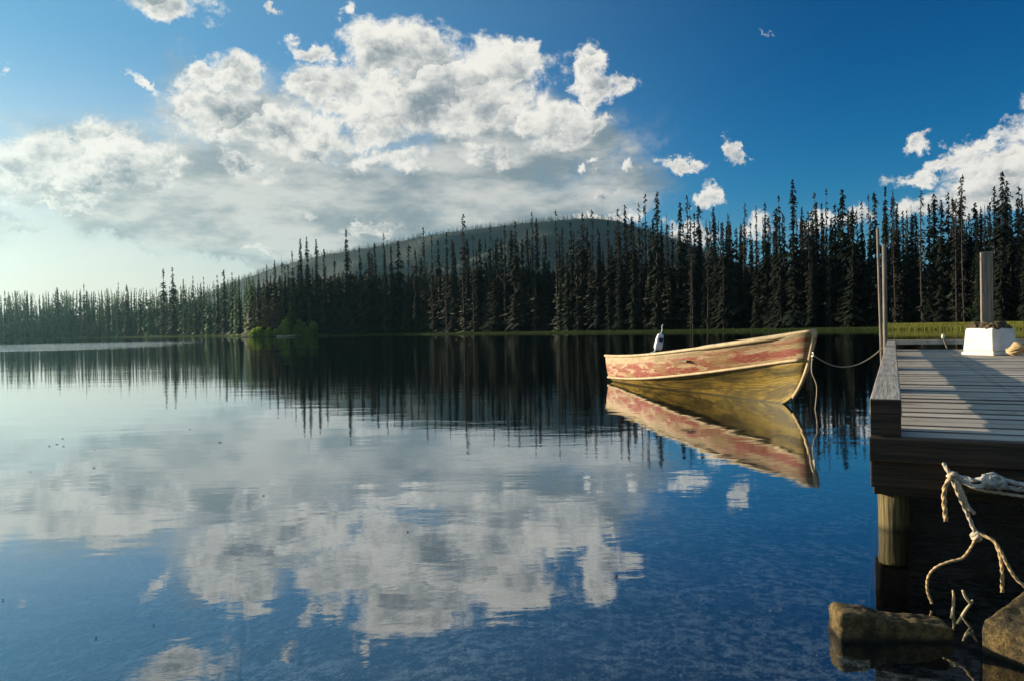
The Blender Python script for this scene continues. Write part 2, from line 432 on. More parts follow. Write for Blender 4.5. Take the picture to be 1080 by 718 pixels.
# ------------------------------------------------------------------ water
m, t, b = mat('lake water'); t.n.remove(b)
geo = t.new('ShaderNodeNewGeometry').outputs['Position']
gx, gy, gz = t.sep(geo)
dist = t.math('SQRT', t.math('ADD', t.math('MULTIPLY', gx, gx), t.math('MULTIPLY', gy, gy)))
w1 = t.noise(t.mapping(geo, rot=(0, 0, R(12)), scale=(.55, 1.5, 1)), 1.1, 3, .5, .4)
w2 = t.noise(t.mapping(geo, rot=(0, 0, R(-9)), scale=(.8, 1.5, 1)), 6.5, 3, .55, .5)
w3 = t.noise(t.mapping(geo, rot=(0, 0, R(5)), scale=(.3, 1, 1)), .16, 2, .5)
patch = t.noise(t.mapping(geo, scale=(.5, 1, 1)), .05, 2, .5)
calm = t.sstep(patch, .38, .62, .5, 1.4)
h = t.math('ADD', t.math('MULTIPLY', w1, .0052), t.math('MULTIPLY', w2, .0007))
h = t.math('ADD', h, t.math('MULTIPLY', w3, .012))
# a breeze roughens the far left of the lake
leftn = t.math('SUBTRACT', t.math('MULTIPLY', gx, -1.0), t.math('MULTIPLY', gy, .30))
breeze = t.math('MULTIPLY', t.sstep(leftn, 6, 26), t.math('MULTIPLY', t.sstep(dist, 62, 85), t.sstep(dist, 170, 120)))
breeze = t.math('MULTIPLY', breeze, t.sstep(t.noise(t.mapping(geo, scale=(.25, 1, 1)), .12, 3, .6), .40, .56))
w4 = t.noise(t.mapping(geo, scale=(.6, 1.4, 1)), 1.8, 3, .6)
h = t.math('ADD', t.math('MULTIPLY', h, calm), t.math('MULTIPLY', t.math('MULTIPLY', w4, .10), breeze))
nrm = t.bump(h, 1.0, 1.0)
cs = t.math('ABSOLUTE', t.vmath('DOT_PRODUCT', nrm, t.new('ShaderNodeNewGeometry').outputs['Incoming'], out=1), None, None, True)
schl = t.math('ADD', t.math('MULTIPLY', t.math('POWER', t.math('SUBTRACT', 1.0, cs), 5.0), .98), .02)
fac = t.math('POWER', schl, .50, None, True)
gl = t.new('ShaderNodeBsdfGlossy'); gl.inputs['Roughness'].default_value = .015; t.l.new(nrm, gl.inputs['Normal']); gl.inputs[0].default_value = (.92, .95, .97, 1)
tp = t.new('ShaderNodeBsdfTransparent'); tp.inputs[0].default_value = (.93, .97, 1, 1)
mx = t.new('ShaderNodeMixShader'); t.l.new(fac, mx.inputs[0]); t.l.new(tp.outputs[0], mx.inputs[1]); t.l.new(gl.outputs[0], mx.inputs[2])
t.l.new(mx.outputs[0], t.n['Material Output'].inputs[0])
va = t.new('ShaderNodeVolumeAbsorption'); va.inputs['Color'].default_value = (.35, .55, .70, 1); va.inputs['Density'].default_value = .40
t.l.new(va.outputs[0], t.n['Material Output'].inputs['Volume'])
bm = bmesh.new(); add_box(bm, -1300, 1300, -1300, 1300, -4.0, 0, 0)
tag(bm_obj('water', bm, m), 'calm lake water mirroring the sky, clouds and spruce shore', None, None, 'structure')

# ------------------------------------------------------------------ hill behind the trees
HILL = [(120, 335), (200, 318), (240, 300), (290, 281), (340, 268), (400, 258), (440, 249), (490, 241), (540, 235), (590, 230), (622, 228), (650, 231),
        (680, 240), (715, 252), (750, 266), (800, 286), (850, 305), (940, 325), (1040, 335)]
HX = np.linspace(120, 1040, 185); HR = 1350.0
def hill_pt(px, v):                          # v: 0 foot .. 1 crest .. 1.5 back
    yc = np.interp(px, [q[0] for q in HILL], [q[1] for q in HILL])
    p = at_y(px, yc, HR); H = p.z
    rel = v if v <= 1 else max(0.0, 2 - v)
    r = HR - 560 * (1 - v)
    a = math.atan2(p.x, p.y); k = r / HR
    hgt = (H + 4) * (rel ** 1.25 if v <= 1 else rel) - 4
    x_, y_ = p.x * k, p.y * k
    hgt += mnoise.noise(Vector((x_ * .009, y_ * .009, 3))) * 30 * min(1, rel * 2) * (1 if v < .8 else max(0, (1 - v) * 5))
    return (x_, y_, hgt)
V = []; NV = 31
for px in HX:
    for k in range(NV): V.append(hill_pt(px, k / (NV - 1) * 1.6))
V = np.array(V); i, j = np.meshgrid(np.arange(len(HX) - 1), np.arange(NV - 1), indexing='ij')
A = (i * NV + j).ravel()
T = np.concatenate([np.stack([A, A + NV, A + 1], 1), np.stack([A + 1, A + NV, A + NV + 1], 1)])
M_hill = simple('hill floor', (.009, .022, .020), .95, .4, .01)
hill = tri_obj('hill', V, T, M_hill); tag(hill, 'rounded forested hill rising behind the lakeside trees', None, None, 'structure')

# ------------------------------------------------------------------ trees
def crown_arrays(seed, H, z0, width, step, nb, frag, droop=.35, sparse=0.0, power=.75, low=False):
    rg = random.Random(seed); V = []; T = []
    z = z0; gap_until = -1
    lean = rg.uniform(0, 6.28); ph = rg.uniform(0, 10)
    while z < H - .12:
        u = (z - z0) / (H - z0)
        env = width * (1 - u) ** power * (.72 + .38 * math.sin(u * 23 + ph) * math.sin(u * 9 + ph * 2)) + .10
        if rg.random() < sparse: z += step * rg.uniform(1, 2.5); continue
        n = max(3, int(nb * (.6 + .4 * (1 - u)) + rg.random()))
        for k in range(n):
            a = rg.uniform(0, 6.283)
            L = env * rg.uniform(.45, 1.2) * (1.0 + .25 * math.cos(a - lean))
            dz = -L * droop * rg.uniform(.6, 1.4); ca, sa = math.cos(a), math.sin(a)
            wd = L * rg.uniform(.16, .30) + .05
            b0 = len(V)
            zj = z + rg.uniform(-step, step) * .5
            if low:
                V += [(0, 0, zj + .25), (ca * L, sa * L, zj + dz), (ca * L * .45 - sa * wd, sa * L * .45 + ca * wd, zj + dz * .9 - .2), (ca * L * .45 + sa * wd, sa * L * .45 - ca * wd, zj + dz * .9 - .3)]
                T += [(b0, b0 + 2, b0 + 1), (b0, b0 + 1, b0 + 3), (b0 + 2, b0 + 3, b0 + 1)]
                continue
            # spray: root, mid left/right, tip, and hanging twigs
            mx_, my_ = ca * L * .5, sa * L * .5
            V += [(ca * .03, sa * .03, zj + .05), (mx_ - sa * wd, my_ + ca * wd, zj + dz * .55 - .05), (mx_ + sa * wd, my_ - ca * wd, zj + dz * .55 - .05), (ca * L, sa * L, zj + dz + rg.uniform(0, .12)), (mx_, my_, zj + dz * .4 + .05)]
            T += [(b0, b0 + 1, b0 + 4), (b0, b0 + 4, b0 + 2), (b0 + 1, b0 + 3, b0 + 4), (b0 + 4, b0 + 3, b0 + 2)]
            for q in range(frag):
                s = rg.uniform(.2, 1.0); off = rg.uniform(-wd, wd) * (1.2 - s)
                bx_, by_ = ca * L * s - sa * off, sa * L * s + ca * off
                bz = zj + dz * s; hl = rg.uniform(.12, .38) * (.5 + env * .5); b1 = len(V); ww = rg.uniform(.04, .11)
                an = rg.uniform(0, 3.14)
                V += [(bx_ - math.cos(an) * ww, by_ - math.sin(an) * ww, bz + .04), (bx_ + math.cos(an) * ww, by_ + math.sin(an) * ww, bz + .04), (bx_ + ca * .06, by_ + sa * .06, bz - hl)]
                T += [(b1, b1 + 1, b1 + 2)]
        z += step * rg.uniform(.7, 1.3)
    # leader
    b0 = len(V); V += [(-.06, 0, H - .6), (.06, 0, H - .6), (0, 0, H + .15), (0, -.06, H - .6), (0, .06, H - .6)]; T += [(b0, b0 + 1, b0 + 2), (b0 + 3, b0 + 4, b0 + 2)]
    return np.array(V, float), np.array(T, int)
def trunk_arrays(seed, H, r0_, sides=7, bend=.25):
    rg = random.Random(seed); V = []; T = []; n = 9; bx_, by_ = rg.uniform(-bend, bend), rg.uniform(-bend, bend)
    for i in range(n):
        u = i / (n - 1); rr = r0_ * (1 - u) ** .8 + .018
        cx, cy = bx_ * math.sin(u * 3.1) * .4, by_ * math.sin(u * 2.7) * .4
        for k in range(sides):
            a = 6.283 * k / sides; V.append((cx + rr * math.cos(a), cy + rr * math.sin(a), u * H - .3 * (i == 0)))
    for i in range(n - 1):
        for k in range(sides):
            a = i * sides + k; b_ = i * sides + (k + 1) % sides
            T += [(a, b_, a + sides), (b_, b_ + sides, a + sides)]
    return np.array(V, float), np.array(T, int)
H0 = 20.0
PROTO = {'full': [], 'slender': [], 'dead': []}
KN = {'full': 'full_spruce', 'slender': 'slender_spruce', 'dead': 'dead_spruce'}
for i in range(4):
    PROTO['full'].append((crown_arrays(10 + i, H0, 1.0, 1.75 + .2 * i, .27, 9, 4, .45, .03, .8), trunk_arrays(50 + i, H0, .20)))
for i in range(7):
    PROTO['slender'].append((crown_arrays(20 + i, H0, .8, 1.35 + .18 * i, .30, 7, 4, .6, .10, .55), trunk_arrays(60 + i, H0, .16)))
for i in range(5):
    PROTO['dead'].append((crown_arrays(30 + i, H0, 1.0, .85 + .1 * i, .30, 5, 3, .4, .16, .4), trunk_arrays(70 + i, H0, .14, bend=.5)))
MESH = {}
def make_tree(kind, v):
    """first of its kind: an empty with trunk and crown"""
    (cv, ct), (tv, tt) = PROTO[kind][v]
    root = empty(KN[kind])
    tri_obj('trunk', tv, tt, M_bark, root)
    tri_obj('crown', cv, ct, M_dead if kind == 'dead' else M_needle, root)
    return root
def copy_tree(o):
    c = o.copy(); COL.objects.link(c)
    for k in ('label', 'category', 'group', 'kind'):
        if k in c: del c[k]
    for ch in o.children:
        d = ch.copy(); COL.objects.link(d); d.parent = c
        for gch in ch.children:
            e = gch.copy(); COL.objects.link(e); e.parent = d
    return c
ZONE = [(262, 'far left shore', 'hazy far left shore of the lake'), (345, 'sunlit point', 'point with bright bushes left of the hill'),
        (640, 'central shore', 'shaded central shore below the hill'), (2000, 'right shore', 'dark shore behind boat and dock')]
LBL = {'full': 'full-crowned dark spruce', 'slender': 'slender ragged dark spruce', 'dead': 'thin half-dead spruce'}
usedp = {}
ntree = 0
def plant(kind, px, ytop, back=4.0, label=None, v=None, wide=1.0, fixed_h=None):
    global ntree
    a = ae_px(px, 350)[0]; D = float(shore(math.degrees(a))) + back
    p = at_y(px, ytop, D * math.cos(a))
    gz_ = gz_at(p.x, p.y)
    h_ = fixed_h or (p.z - gz_)
    if v is None: v = random.randrange(len(PROTO[kind]))
    key = (kind, v)
    if key not in usedp: o = usedp[key] = make_tree(kind, v)
    else: o = copy_tree(usedp[key])
    o.location = (p.x, p.y, gz_ - .05); o.rotation_euler = (random.uniform(-.012, .012), random.uniform(-.012, .012), random.uniform(0, 6.28))
    s = h_ / H0; sw = s * wide * random.uniform(.85, 1.15)
    o.scale = (sw, sw, s)
    zn = next(z for z in ZONE if px < z[0])
    if label: tag(o, label, 'spruce tree')
    else: tag(o, f'{LBL[kind]} on the {zn[2]}', 'spruce tree', f'{LBL[kind]} trees on the {zn[1]}')
    ntree += 1
    return o
# tops read off the photograph: (x, y, kind)
plant('full', 836, 189, 3, 'tall full-crowned spruce, highest of the trees to the right of the boat bow', 2, 1.0)
plant('slender', 172, 283, 5, 'left one of a pair of spruces standing taller than the hazy left forest', 3, 1.3)
plant('slender', 182.5, 281, 5, 'right one of a pair of spruces standing taller than the hazy left forest', 4, 1.3)
plant('full', 316, 250, 6, 'leftmost tall spruce above the reddish-brown bush on the sunlit point', 1, .85)
plant('full', 323, 249, 9, 'shaggy tall spruce just right of the leftmost tall one on the sunlit point', 3, .8)
plant('full', 365, 242, 6, 'tallest full spruce between the sunlit point and the hill', 0, .95)
plant('dead', 447, 239, 5, 'bare dead spruce with hooked top on the central shore', 4, 1.0)
plant('dead', 488, 226, 4, 'tall dark spruce spire standing above the left flank of the hill', 2, 1.3)
plant('slender', 1055, 180, 3, 'tallest spruce at the right, against the big white cloud', 5, 1.0)
TOPS = [(333, 252, 'full'), (341, 262, 'slender'), (352, 268, 'dead'), (379, 262, 'slender'), (388, 265, 'slender'), (396, 256, 'slender'), (404, 246, 'dead'), (412, 258, 'slender'),
 (421, 253, 'slender'), (430, 250, 'dead'), (438, 262, 'slender'), (455, 248, 'dead'), (462, 252, 'slender'), (470, 244, 'slender'), (478, 256, 'dead'), (498, 248, 'dead'), (506, 252, 'slender'), (516, 238, 'dead'), (524, 250, 'slender'),
 (531, 237, 'dead'), (543, 232, 'slender'), (551, 252, 'slender'), (560, 224, 'dead'), (567, 230, 'slender'), (575, 248, 'slender'), (587, 221, 'dead'), (592, 240, 'slender'), (601, 234, 'slender'), (613, 224, 'slender'), (623, 221, 'dead'), (630, 240, 'slender'),
 (641, 233, 'slender'), (651, 219, 'dead'), (658, 216, 'slender'), (666, 228, 'slender'), (673, 214, 'dead'), (679, 204, 'dead'), (691, 202, 'slender'), (697, 232, 'slender'), (703, 226, 'dead'), (709, 235, 'slender'), (716, 213, 'slender'), (723, 206, 'dead'), (729, 214, 'dead'),
 (737, 216, 'slender'), (745, 240, 'dead'), (753, 218, 'slender'), (762, 245, 'dead'), (769, 236, 'slender'), (777, 240, 'slender'), (784, 214, 'dead'), (790, 235, 'slender'), (798, 217, 'dead'), (808, 212, 'slender'), (816, 232, 'dead'), (822, 206, 'slender'), (828, 226, 'slender'),
 (845, 218, 'full'), (852, 222, 'dead'), (859, 202, 'dead'), (866, 214, 'slender'), (872, 198, 'dead'), (880, 214, 'slender'), (889, 199, 'slender'), (897, 248, 'dead'), (908, 211, 'slender'), (915, 205, 'dead'), (922, 202, 'slender'), (932, 196, 'full'), (939, 208, 'slender'), (944, 201, 'dead'),
 (953, 222, 'slender'), (960, 215, 'dead'), (966, 224, 'slender'), (972, 201, 'dead'), (979, 214, 'slender'), (985, 203, 'slender'), (991, 210, 'slender'), (1000, 202, 'slender'), (1006, 212, 'dead'), (1012, 188, 'dead'), (1016, 184, 'dead'), (1022, 224, 'slender'), (1029, 228, 'full'), (1037, 216, 'dead'),
 (1043, 226, 'full'), (1049, 196, 'slender'), (1061, 190, 'slender'), (1067, 214, 'slender'), (1073, 196, 'dead'), (1078, 204, 'full'), (1084, 200, 'slender'),
 (272, 284, 'slender'), (281, 278, 'slender'), (289, 274, 'slender'), (297, 270, 'dead'), (304, 272, 'dead'), (309, 264, 'slender'),
 (236, 284, 'slender'), (228, 290, 'slender'), (214, 292, 'slender'), (203, 291, 'slender'), (193, 294, 'slender'), (124, 298, 'slender'), (133, 300, 'slender'), (88, 299, 'slender'), (60, 303, 'slender'), (244, 287, 'slender'), (252, 290, 'full')]
for (x, y, k) in TOPS: plant(k, x, y, random.uniform(2, 9), wide=random.uniform(.8, 1.1) if k != 'full' else .85)
# lower trees filling the front rows
while ntree < 288:
    x = random.uniform(262, 1100) if random.random() < .9 else random.uniform(0, 262)
    ymass = np.interp(x, [0, 170, 262, 300, 345, 640, 1100], [312, 308, 300, 286, 285, 272, 262])
    env = np.interp(x, [262, 330, 400, 488, 560, 640, 700, 836, 940, 1020, 1100], [285, 262, 256, 240, 232, 228, 218, 206, 208, 200, 200])
    y = (env + 6 + 62 * random.random() ** 1.3) if x > 262 else ymass + random.uniform(-6, 14)
    k = random.choices(['full', 'slender', 'dead'], [.3, .55, .15])[0]
    plant(k, x, y, random.uniform(2.5, 14), wide=random.uniform(.9, 1.35))

M_green = foliage('young sun-toned needles', (.030, .055, .018), (.085, .125, .035), .5, .3)  # lighter needle copy: sunlight on these trees is put into the colour
for q_, (px_, yt_, lab_) in enumerate(((268, 318, 'leftmost young green spruce behind the bright shrubs on the point'), (279, 302, 'second young green spruce from the left on the sunlit point'),
                      (307, 296, 'tallest young green spruce behind the bright shrubs on the point'), (326, 312, 'young green spruce at the right end of the bright shrubs on the point'))):
    cv, ct = crown_arrays(300 + q_, H0, .3, 2.6, .32, 8, 4, .4, .03, .8); tv, tt = trunk_arrays(310 + q_, H0, .16)
    a_ = ae_px(px_, 350)[0]; D_ = float(shore(math.degrees(a_))) + .8; p_ = at_y(px_, yt_, D_ * math.cos(a_))
    r_ = empty('young_spruce', (p_.x, p_.y, gz_at(p_.x, p_.y) - .05)); s_ = (p_.z - gz_at(p_.x, p_.y)) / H0; r_.scale = (s_ * 1.5, s_ * 1.5, s_)
    tri_obj('trunk', tv, tt, M_bark, r_); tri_obj('crown', cv, ct, M_green, r_); tag(r_, lab_, 'spruce tree')

# the wood behind them, one mass
LOWP = [crown_arrays(90 + i, H0, .3, 2.0 + .3 * (i % 3), .75, 5, 0, .5, .05, .7, True) for i in range(6)]
def mass(name, spots, m):
    Vs = []; Ts = []; n = 0
    for (x, y, z, h_, wd) in spots:
        v, t_ = LOWP[random.randrange(len(LOWP))]
        a = random.uniform(0, 6.28); c_, s_ = math.cos(a), math.sin(a); s = h_ / H0
        q = np.empty_like(v); q[:, 0] = (v[:, 0] * c_ - v[:, 1] * s_) * s * wd + x; q[:, 1] = (v[:, 0] * s_ + v[:, 1] * c_) * s * wd + y; q[:, 2] = v[:, 2] * s + z
        Vs.append(q); Ts.append(t_ + n); n += len(v)
    return tri_obj(name, np.concatenate(Vs), np.concatenate(Ts), m)
sp = []
for _ in range(3600):
    px = random.uniform(262, 1180); a = ae_px(px, 350)[0]; D = float(shore(math.degrees(a))) + 5 + 45 * random.random() ** 1.2
    ymass = np.interp(px, [262, 300, 345, 640, 1100], [306, 296, 292, 284, 276]) + random.uniform(-8, 38) * random.random()
    p = at_y(px, ymass, D * math.cos(a)); z = gz_at(p.x, p.y)
    sp.append((p.x, p.y, z, max(4, p.z - z), random.uniform(1.2, 1.9)))
for _ in range(620):
    px = random.uniform(300, 1180); a = ae_px(px, 350)[0]; D = float(shore(math.degrees(a))) + 12 + 40 * random.random()
    env = np.interp(px, [262, 330, 400, 488, 560, 640, 700, 836, 940, 1020, 1100], [285, 262, 256, 240, 232, 228, 218, 206, 208, 200, 200])
    p = at_y(px, env + 12 + 75 * random.random(), D * math.cos(a)); z = gz_at(p.x, p.y)
    sp.append((p.x, p.y, z, max(4, p.z - z), random.uniform(.45, .95)))
tag(mass('spruce_forest', sp, M_needle), 'dense dark spruce wood filling the shore behind the front trees', 'forest', None, 'stuff')
sp = []
for _ in range(1500):
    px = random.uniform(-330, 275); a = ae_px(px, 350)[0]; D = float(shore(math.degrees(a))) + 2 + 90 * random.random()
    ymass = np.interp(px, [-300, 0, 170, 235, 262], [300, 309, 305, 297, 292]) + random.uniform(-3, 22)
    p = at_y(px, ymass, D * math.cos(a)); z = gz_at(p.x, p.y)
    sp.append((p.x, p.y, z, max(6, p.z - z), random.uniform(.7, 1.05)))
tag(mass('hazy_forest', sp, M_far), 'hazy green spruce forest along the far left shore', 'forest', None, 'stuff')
sp = []
for azd, n in ((None, 0), ):
    for _ in range(700):                     # the shore beyond both sides of the photograph
        ad = random.choice([random.uniform(36, 80), random.uniform(-128, -104)])
        D = float(shore(ad)) + 3 + 40 * random.random()
        x_, y_ = D * math.sin(R(ad)), D * math.cos(R(ad))
        sp.append((x_, y_, gz_at(x_, y_), random.uniform(9, 17), random.uniform(.8, 1.2)))
tag(mass('side_forest', sp, M_needle), 'spruce wood continuing along the shore beyond the picture', 'forest', None, 'stuff')
sp = []
for _ in range(8000):
    px = random.uniform(215, 860); v = random.uniform(.35, 1.0) if random.random() < .8 else random.uniform(.96, 1.03)
    x_, y_, z_ = hill_pt(px, v)
    sp.append((x_, y_, z_ - 1, random.uniform(6, 10), random.uniform(2.0, 2.8)))
LOWP = [crown_arrays(190 + i, H0, .3, 2.4, 2.6, 4, 0, .5, 0, .8, True) for i in range(4)]
M_hillf = foliage('hillside conifers', (.004, .020, .018), (.020, .062, .040), .011, .1)
tag(mass('hillside_forest', sp, M_hillf), 'blue-green conifer forest covering the hill', 'forest', None, 'stuff')

# shrubs on the sunlit point
def leaf_cloud(rg, centres, n, size):
    V = []; T = []
    for (cx, cy, cz, rx, ry, rz) in centres:
        for _ in range(n):
            while True:
                x, y, z = rg.uniform(-1, 1), rg.uniform(-1, 1), rg.uniform(-1, 1)
                q = x * x + y * y + z * z
                if .12 < q < 1: break
            p = Vector((cx + x * rx, cy + y * ry, max(.03, cz + z * rz)))
            d1 = Vector((rg.gauss(0, 1), rg.gauss(0, 1), rg.gauss(0, 1))).normalized(); d2 = d1.orthogonal().normalized()
            s = size * rg.uniform(.6, 1.4); b0 = len(V)
            V += [p - d1 * s, p + d2 * s * .5, p + d1 * s, p - d2 * s * .5]; T += [(b0, b0 + 1, b0 + 2), (b0, b0 + 2, b0 + 3)]
    return V, T
def shrub(name, px, yb, w_px, h_px, m, label, back=1.0, seed=1, leaf=.26, n=130):
    rg = random.Random(seed); a = ae_px(px, 350)[0]; D = float(shore(math.degrees(a))) + back
    p = at_y(px, yb, D * math.cos(a)); k = D * math.cos(a) / F
    root = empty(name, (p.x, p.y, gz_at(p.x, p.y)))
    wd, hh = w_px * k, h_px * k; cs = []
    for i in range(7):
        x = rg.uniform(-.38, .38) * wd; hz = hh * (1 - abs(x / wd) * 1.1) * rg.uniform(.75, 1.0)
        cs.append((x, rg.uniform(-.3, .3) * wd * .6, hz * .5, wd * .20, wd * .2, hz * .5))
    V, T = leaf_cloud(rg, cs, n, leaf); tri_obj('foliage', [tuple(v) for v in V], T, m, root)
    bm = bmesh.new()
    for c_ in cs[:5]:
        add_tube(bm, catmull([(c_[0] * .2, 0, 0), (c_[0] * .7, c_[1] * .5, c_[2] * .8), (c_[0], c_[1], c_[2] * 1.6)], 3), .05, 5)
    bm_obj('stems', bm, M_bark, root)
    tag(root, label, 'shrub'); return root
shrub('shrub', 273, 352, 19, 15, M_bush, 'low yellow-green shrub leftmost on the sunlit point', -1.0, 3)
shrub('shrub', 287, 352, 15, 18, M_bush, 'small bright shrub second from left on the sunlit point', -1.2, 4)
shrub('shrub', 301, 352, 17, 26, M_bush, 'tallest bright yellow-green shrub on the sunlit point', -1.0, 5)
shrub('shrub', 316, 351, 19, 23, M_bushmid, 'rounded green shrub right of the tallest bright one on the point', -.8, 6)
shrub('shrub', 331, 351, 16, 20, M_bushmid, 'darker green shrub at the right end of the bushes on the point', -.6, 7)
shrub('withered_bush', 292, 350, 34, 48, M_brownbush, 'reddish-brown withered bush behind the bright shrubs on the point', 2.2, 8, .2, 190)
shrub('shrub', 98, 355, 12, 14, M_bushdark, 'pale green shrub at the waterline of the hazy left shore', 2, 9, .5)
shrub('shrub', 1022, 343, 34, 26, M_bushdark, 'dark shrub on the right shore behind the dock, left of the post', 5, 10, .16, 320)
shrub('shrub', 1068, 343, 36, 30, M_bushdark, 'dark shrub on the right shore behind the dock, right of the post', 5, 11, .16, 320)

# pale logs on the bank of the point
M_log = simple('bleached log', (.36, .31, .22), .85, .3, 3)
for (xa, xb_, yb_, lab) in ((255, 288, 354.0, 'bleached driftwood log at the left tip of the sunlit point'), (292, 340, 353.2, 'longer pale log at the waterline in front of the bright shrubs')):
    a = ae_px((xa + xb_) / 2, 350)[0]; Yl = (float(shore(math.degrees(a))) - 1.2) * math.cos(a)
    p0, p1 = at_y(xa, yb_, Yl), at_y(xb_, yb_, Yl); p0.z, p1.z = .12, .22
    bm = bmesh.new(); add_tube(bm, catmull([Vector((0, 0, 0)), (p1 - p0) * .5 + Vector((0, .3, .05)), p1 - p0], 6), .22, 9, taper=lambda u: 1 - .4 * u)
    tag(bm_obj('log', bm, M_log, None, True, p0), lab, 'log')

# shore grass
def grass_strip(name, px0, px1, n, d0, d1, hmin, hmax, label, m=None):
    V = []; T = []
    for _ in range(n):
        px = random.uniform(px0, px1); a = ae_px(px, 350)[0]; ad = math.degrees(a)
        D = float(shore(ad)) + d0 + (d1 - d0) * random.random()
        x_, y_ = D * math.sin(a), D * math.cos(a); z_ = gz_at(x_, y_)
        if z_ < -.3: z_ = -.3
        for q in range(5):
            an = random.uniform(0, 3.14); ww = random.uniform(.03, .07); hh = random.uniform(hmin, hmax)
            ox, oy = random.gauss(0, .12), random.gauss(0, .12); lx, ly = random.gauss(0, .14), random.gauss(0, .14); b0 = len(V)
            V += [(x_ + ox - math.cos(an) * ww, y_ + oy - math.sin(an) * ww, z_ - .05), (x_ + ox + math.cos(an) * ww, y_ + oy + math.sin(an) * ww, z_ - .05), (x_ + ox + lx, y_ + oy + ly, z_ + hh)]
            T += [(b0, b0 + 1, b0 + 2)]
    tag(tri_obj(name, V, T, m or M_grass), label, 'grass', None, 'stuff')
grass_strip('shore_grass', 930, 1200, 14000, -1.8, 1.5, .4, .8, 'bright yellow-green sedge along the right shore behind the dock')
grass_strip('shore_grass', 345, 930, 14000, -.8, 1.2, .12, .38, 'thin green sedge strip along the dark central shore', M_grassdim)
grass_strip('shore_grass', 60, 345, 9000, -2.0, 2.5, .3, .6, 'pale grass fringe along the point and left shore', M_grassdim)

# ------------------------------------------------------------------ dock
DK = .635                                     # deck height above water
ROTZ = -R(26.7)
O_ = at_z(917, 420, DK + .152)
LD, WD = 10.5, 4.6
dock = empty('dock', (O_.x, O_.y, 0), ROTZ)
tag(dock, 'weathered grey wooden dock with low kerb rail at the right edge of the lake', 'dock')
bm = bmesh.new(); y = 0.0; k = 0
while y < LD - .1:
    j = random.uniform(-.003, .003); e = random.uniform(-.006, .006)
    add_box(bm, -.004 + e, WD, y + .014, y + .19 - .014, DK - .038, DK + j, .005, .0012)
    y += .19
bm_obj('deck_boards', bm, M_deck, dock)
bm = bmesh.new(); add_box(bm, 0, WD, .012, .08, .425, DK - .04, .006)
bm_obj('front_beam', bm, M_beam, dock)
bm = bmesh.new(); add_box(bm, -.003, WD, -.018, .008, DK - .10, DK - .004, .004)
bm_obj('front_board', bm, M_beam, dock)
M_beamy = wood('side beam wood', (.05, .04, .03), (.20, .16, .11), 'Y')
for xx in (.0, 1.1, 2.2, 3.3, 4.48):
    bm = bmesh.new(); add_box(bm, xx + .002, xx + .08, .084, LD - .1, .43, DK - .04, .004); bm_obj('side_beam', bm, M_beamy, dock)
# bull rail: a timber on blocks, with sunlight passing under it
def rail_piece(x0, x1, y0, y1, m):
    bm = bmesh.new(); add_box(bm, x0, x1, y0, y1, DK + .082, DK + .152, .006, .0015)
    o = bm_obj('kerb_rail', bm, m, dock); return o
rail_piece(0, .116, .012, LD, M_rail)
rail_piece(.12, WD, LD - .116, LD, M_deck)
bm = bmesh.new(); add_box(bm, .002, .114, -.006, .009, DK + .004, DK + .150, .003); bm_obj('end_shade_board', bm, M_beam, dock)  # added dark board: shade on the rail end put into its colour
for (a_, b_) in ((.012, .28), (2.1, 2.45), (4.6, 5.05), (7.0, 7.45), (9.5, 10.0)):
    bm = bmesh.new(); add_box(bm, .006, .110, a_, b_, DK + .004, DK + .080, .004); bm_obj('rail_block', bm, M_rail, dock)
for xx in (1.4, 2.9, 4.2):
    bm = bmesh.new(); add_box(bm, xx, xx + .16, LD - .11, LD - .01, DK + .004, DK + .080, .004); bm_obj('rail_block', bm, M_deck, dock)
bm = bmesh.new(); add_box(bm, -.012, .03, .09, LD - .2, -1.1, -.02, .004); bm_obj('sun_block_board', bm, M_beam, dock)  # added submerged board, keeps sunlight off the bed under the deck
pl = at_z(942, 556, 0); c_, s_ = math.cos(-ROTZ), math.sin(-ROTZ)
plx, ply = (pl.x - O_.x) * c_ - (pl.y - O_.y) * s_, (pl.x - O_.x) * s_ + (pl.y - O_.y) * c_
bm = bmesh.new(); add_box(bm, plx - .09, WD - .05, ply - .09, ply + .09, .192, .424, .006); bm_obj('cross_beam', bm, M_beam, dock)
for (xx, yy) in ((plx, ply), (2.3, ply), (4.3, ply), (.13, 4.4), (.13, 7.4), (.13, 10.2), (2.3, 4.4), (2.3, 7.4), (4.3, 7.4)):
    bm = bmesh.new(); pts = [Vector((xx + random.uniform(-.006, .006), yy, z_)) for z_ in np.linspace(-1.0, .188 if abs(yy - ply) < .01 else .428, 14)]
    add_tube(bm, pts, .072, 14, taper=lambda u: 1 + .05 * math.sin(u * 9)); bm_obj('pile', bm, M_pile, dock, True)

def dockpt(x, y, z):
    c_, s_ = math.cos(ROTZ), math.sin(ROTZ)
    return Vector((O_.x + x * c_ - y * s_, O_.y + x * s_ + y * c_, z))
def d_inv(p):
    dx, dy = p.x - O_.x, p.y - O_.y; c_, s_ = math.cos(-ROTZ), math.sin(-ROTZ)
    return dx * c_ - dy * s_, dx * s_ + dy * c_

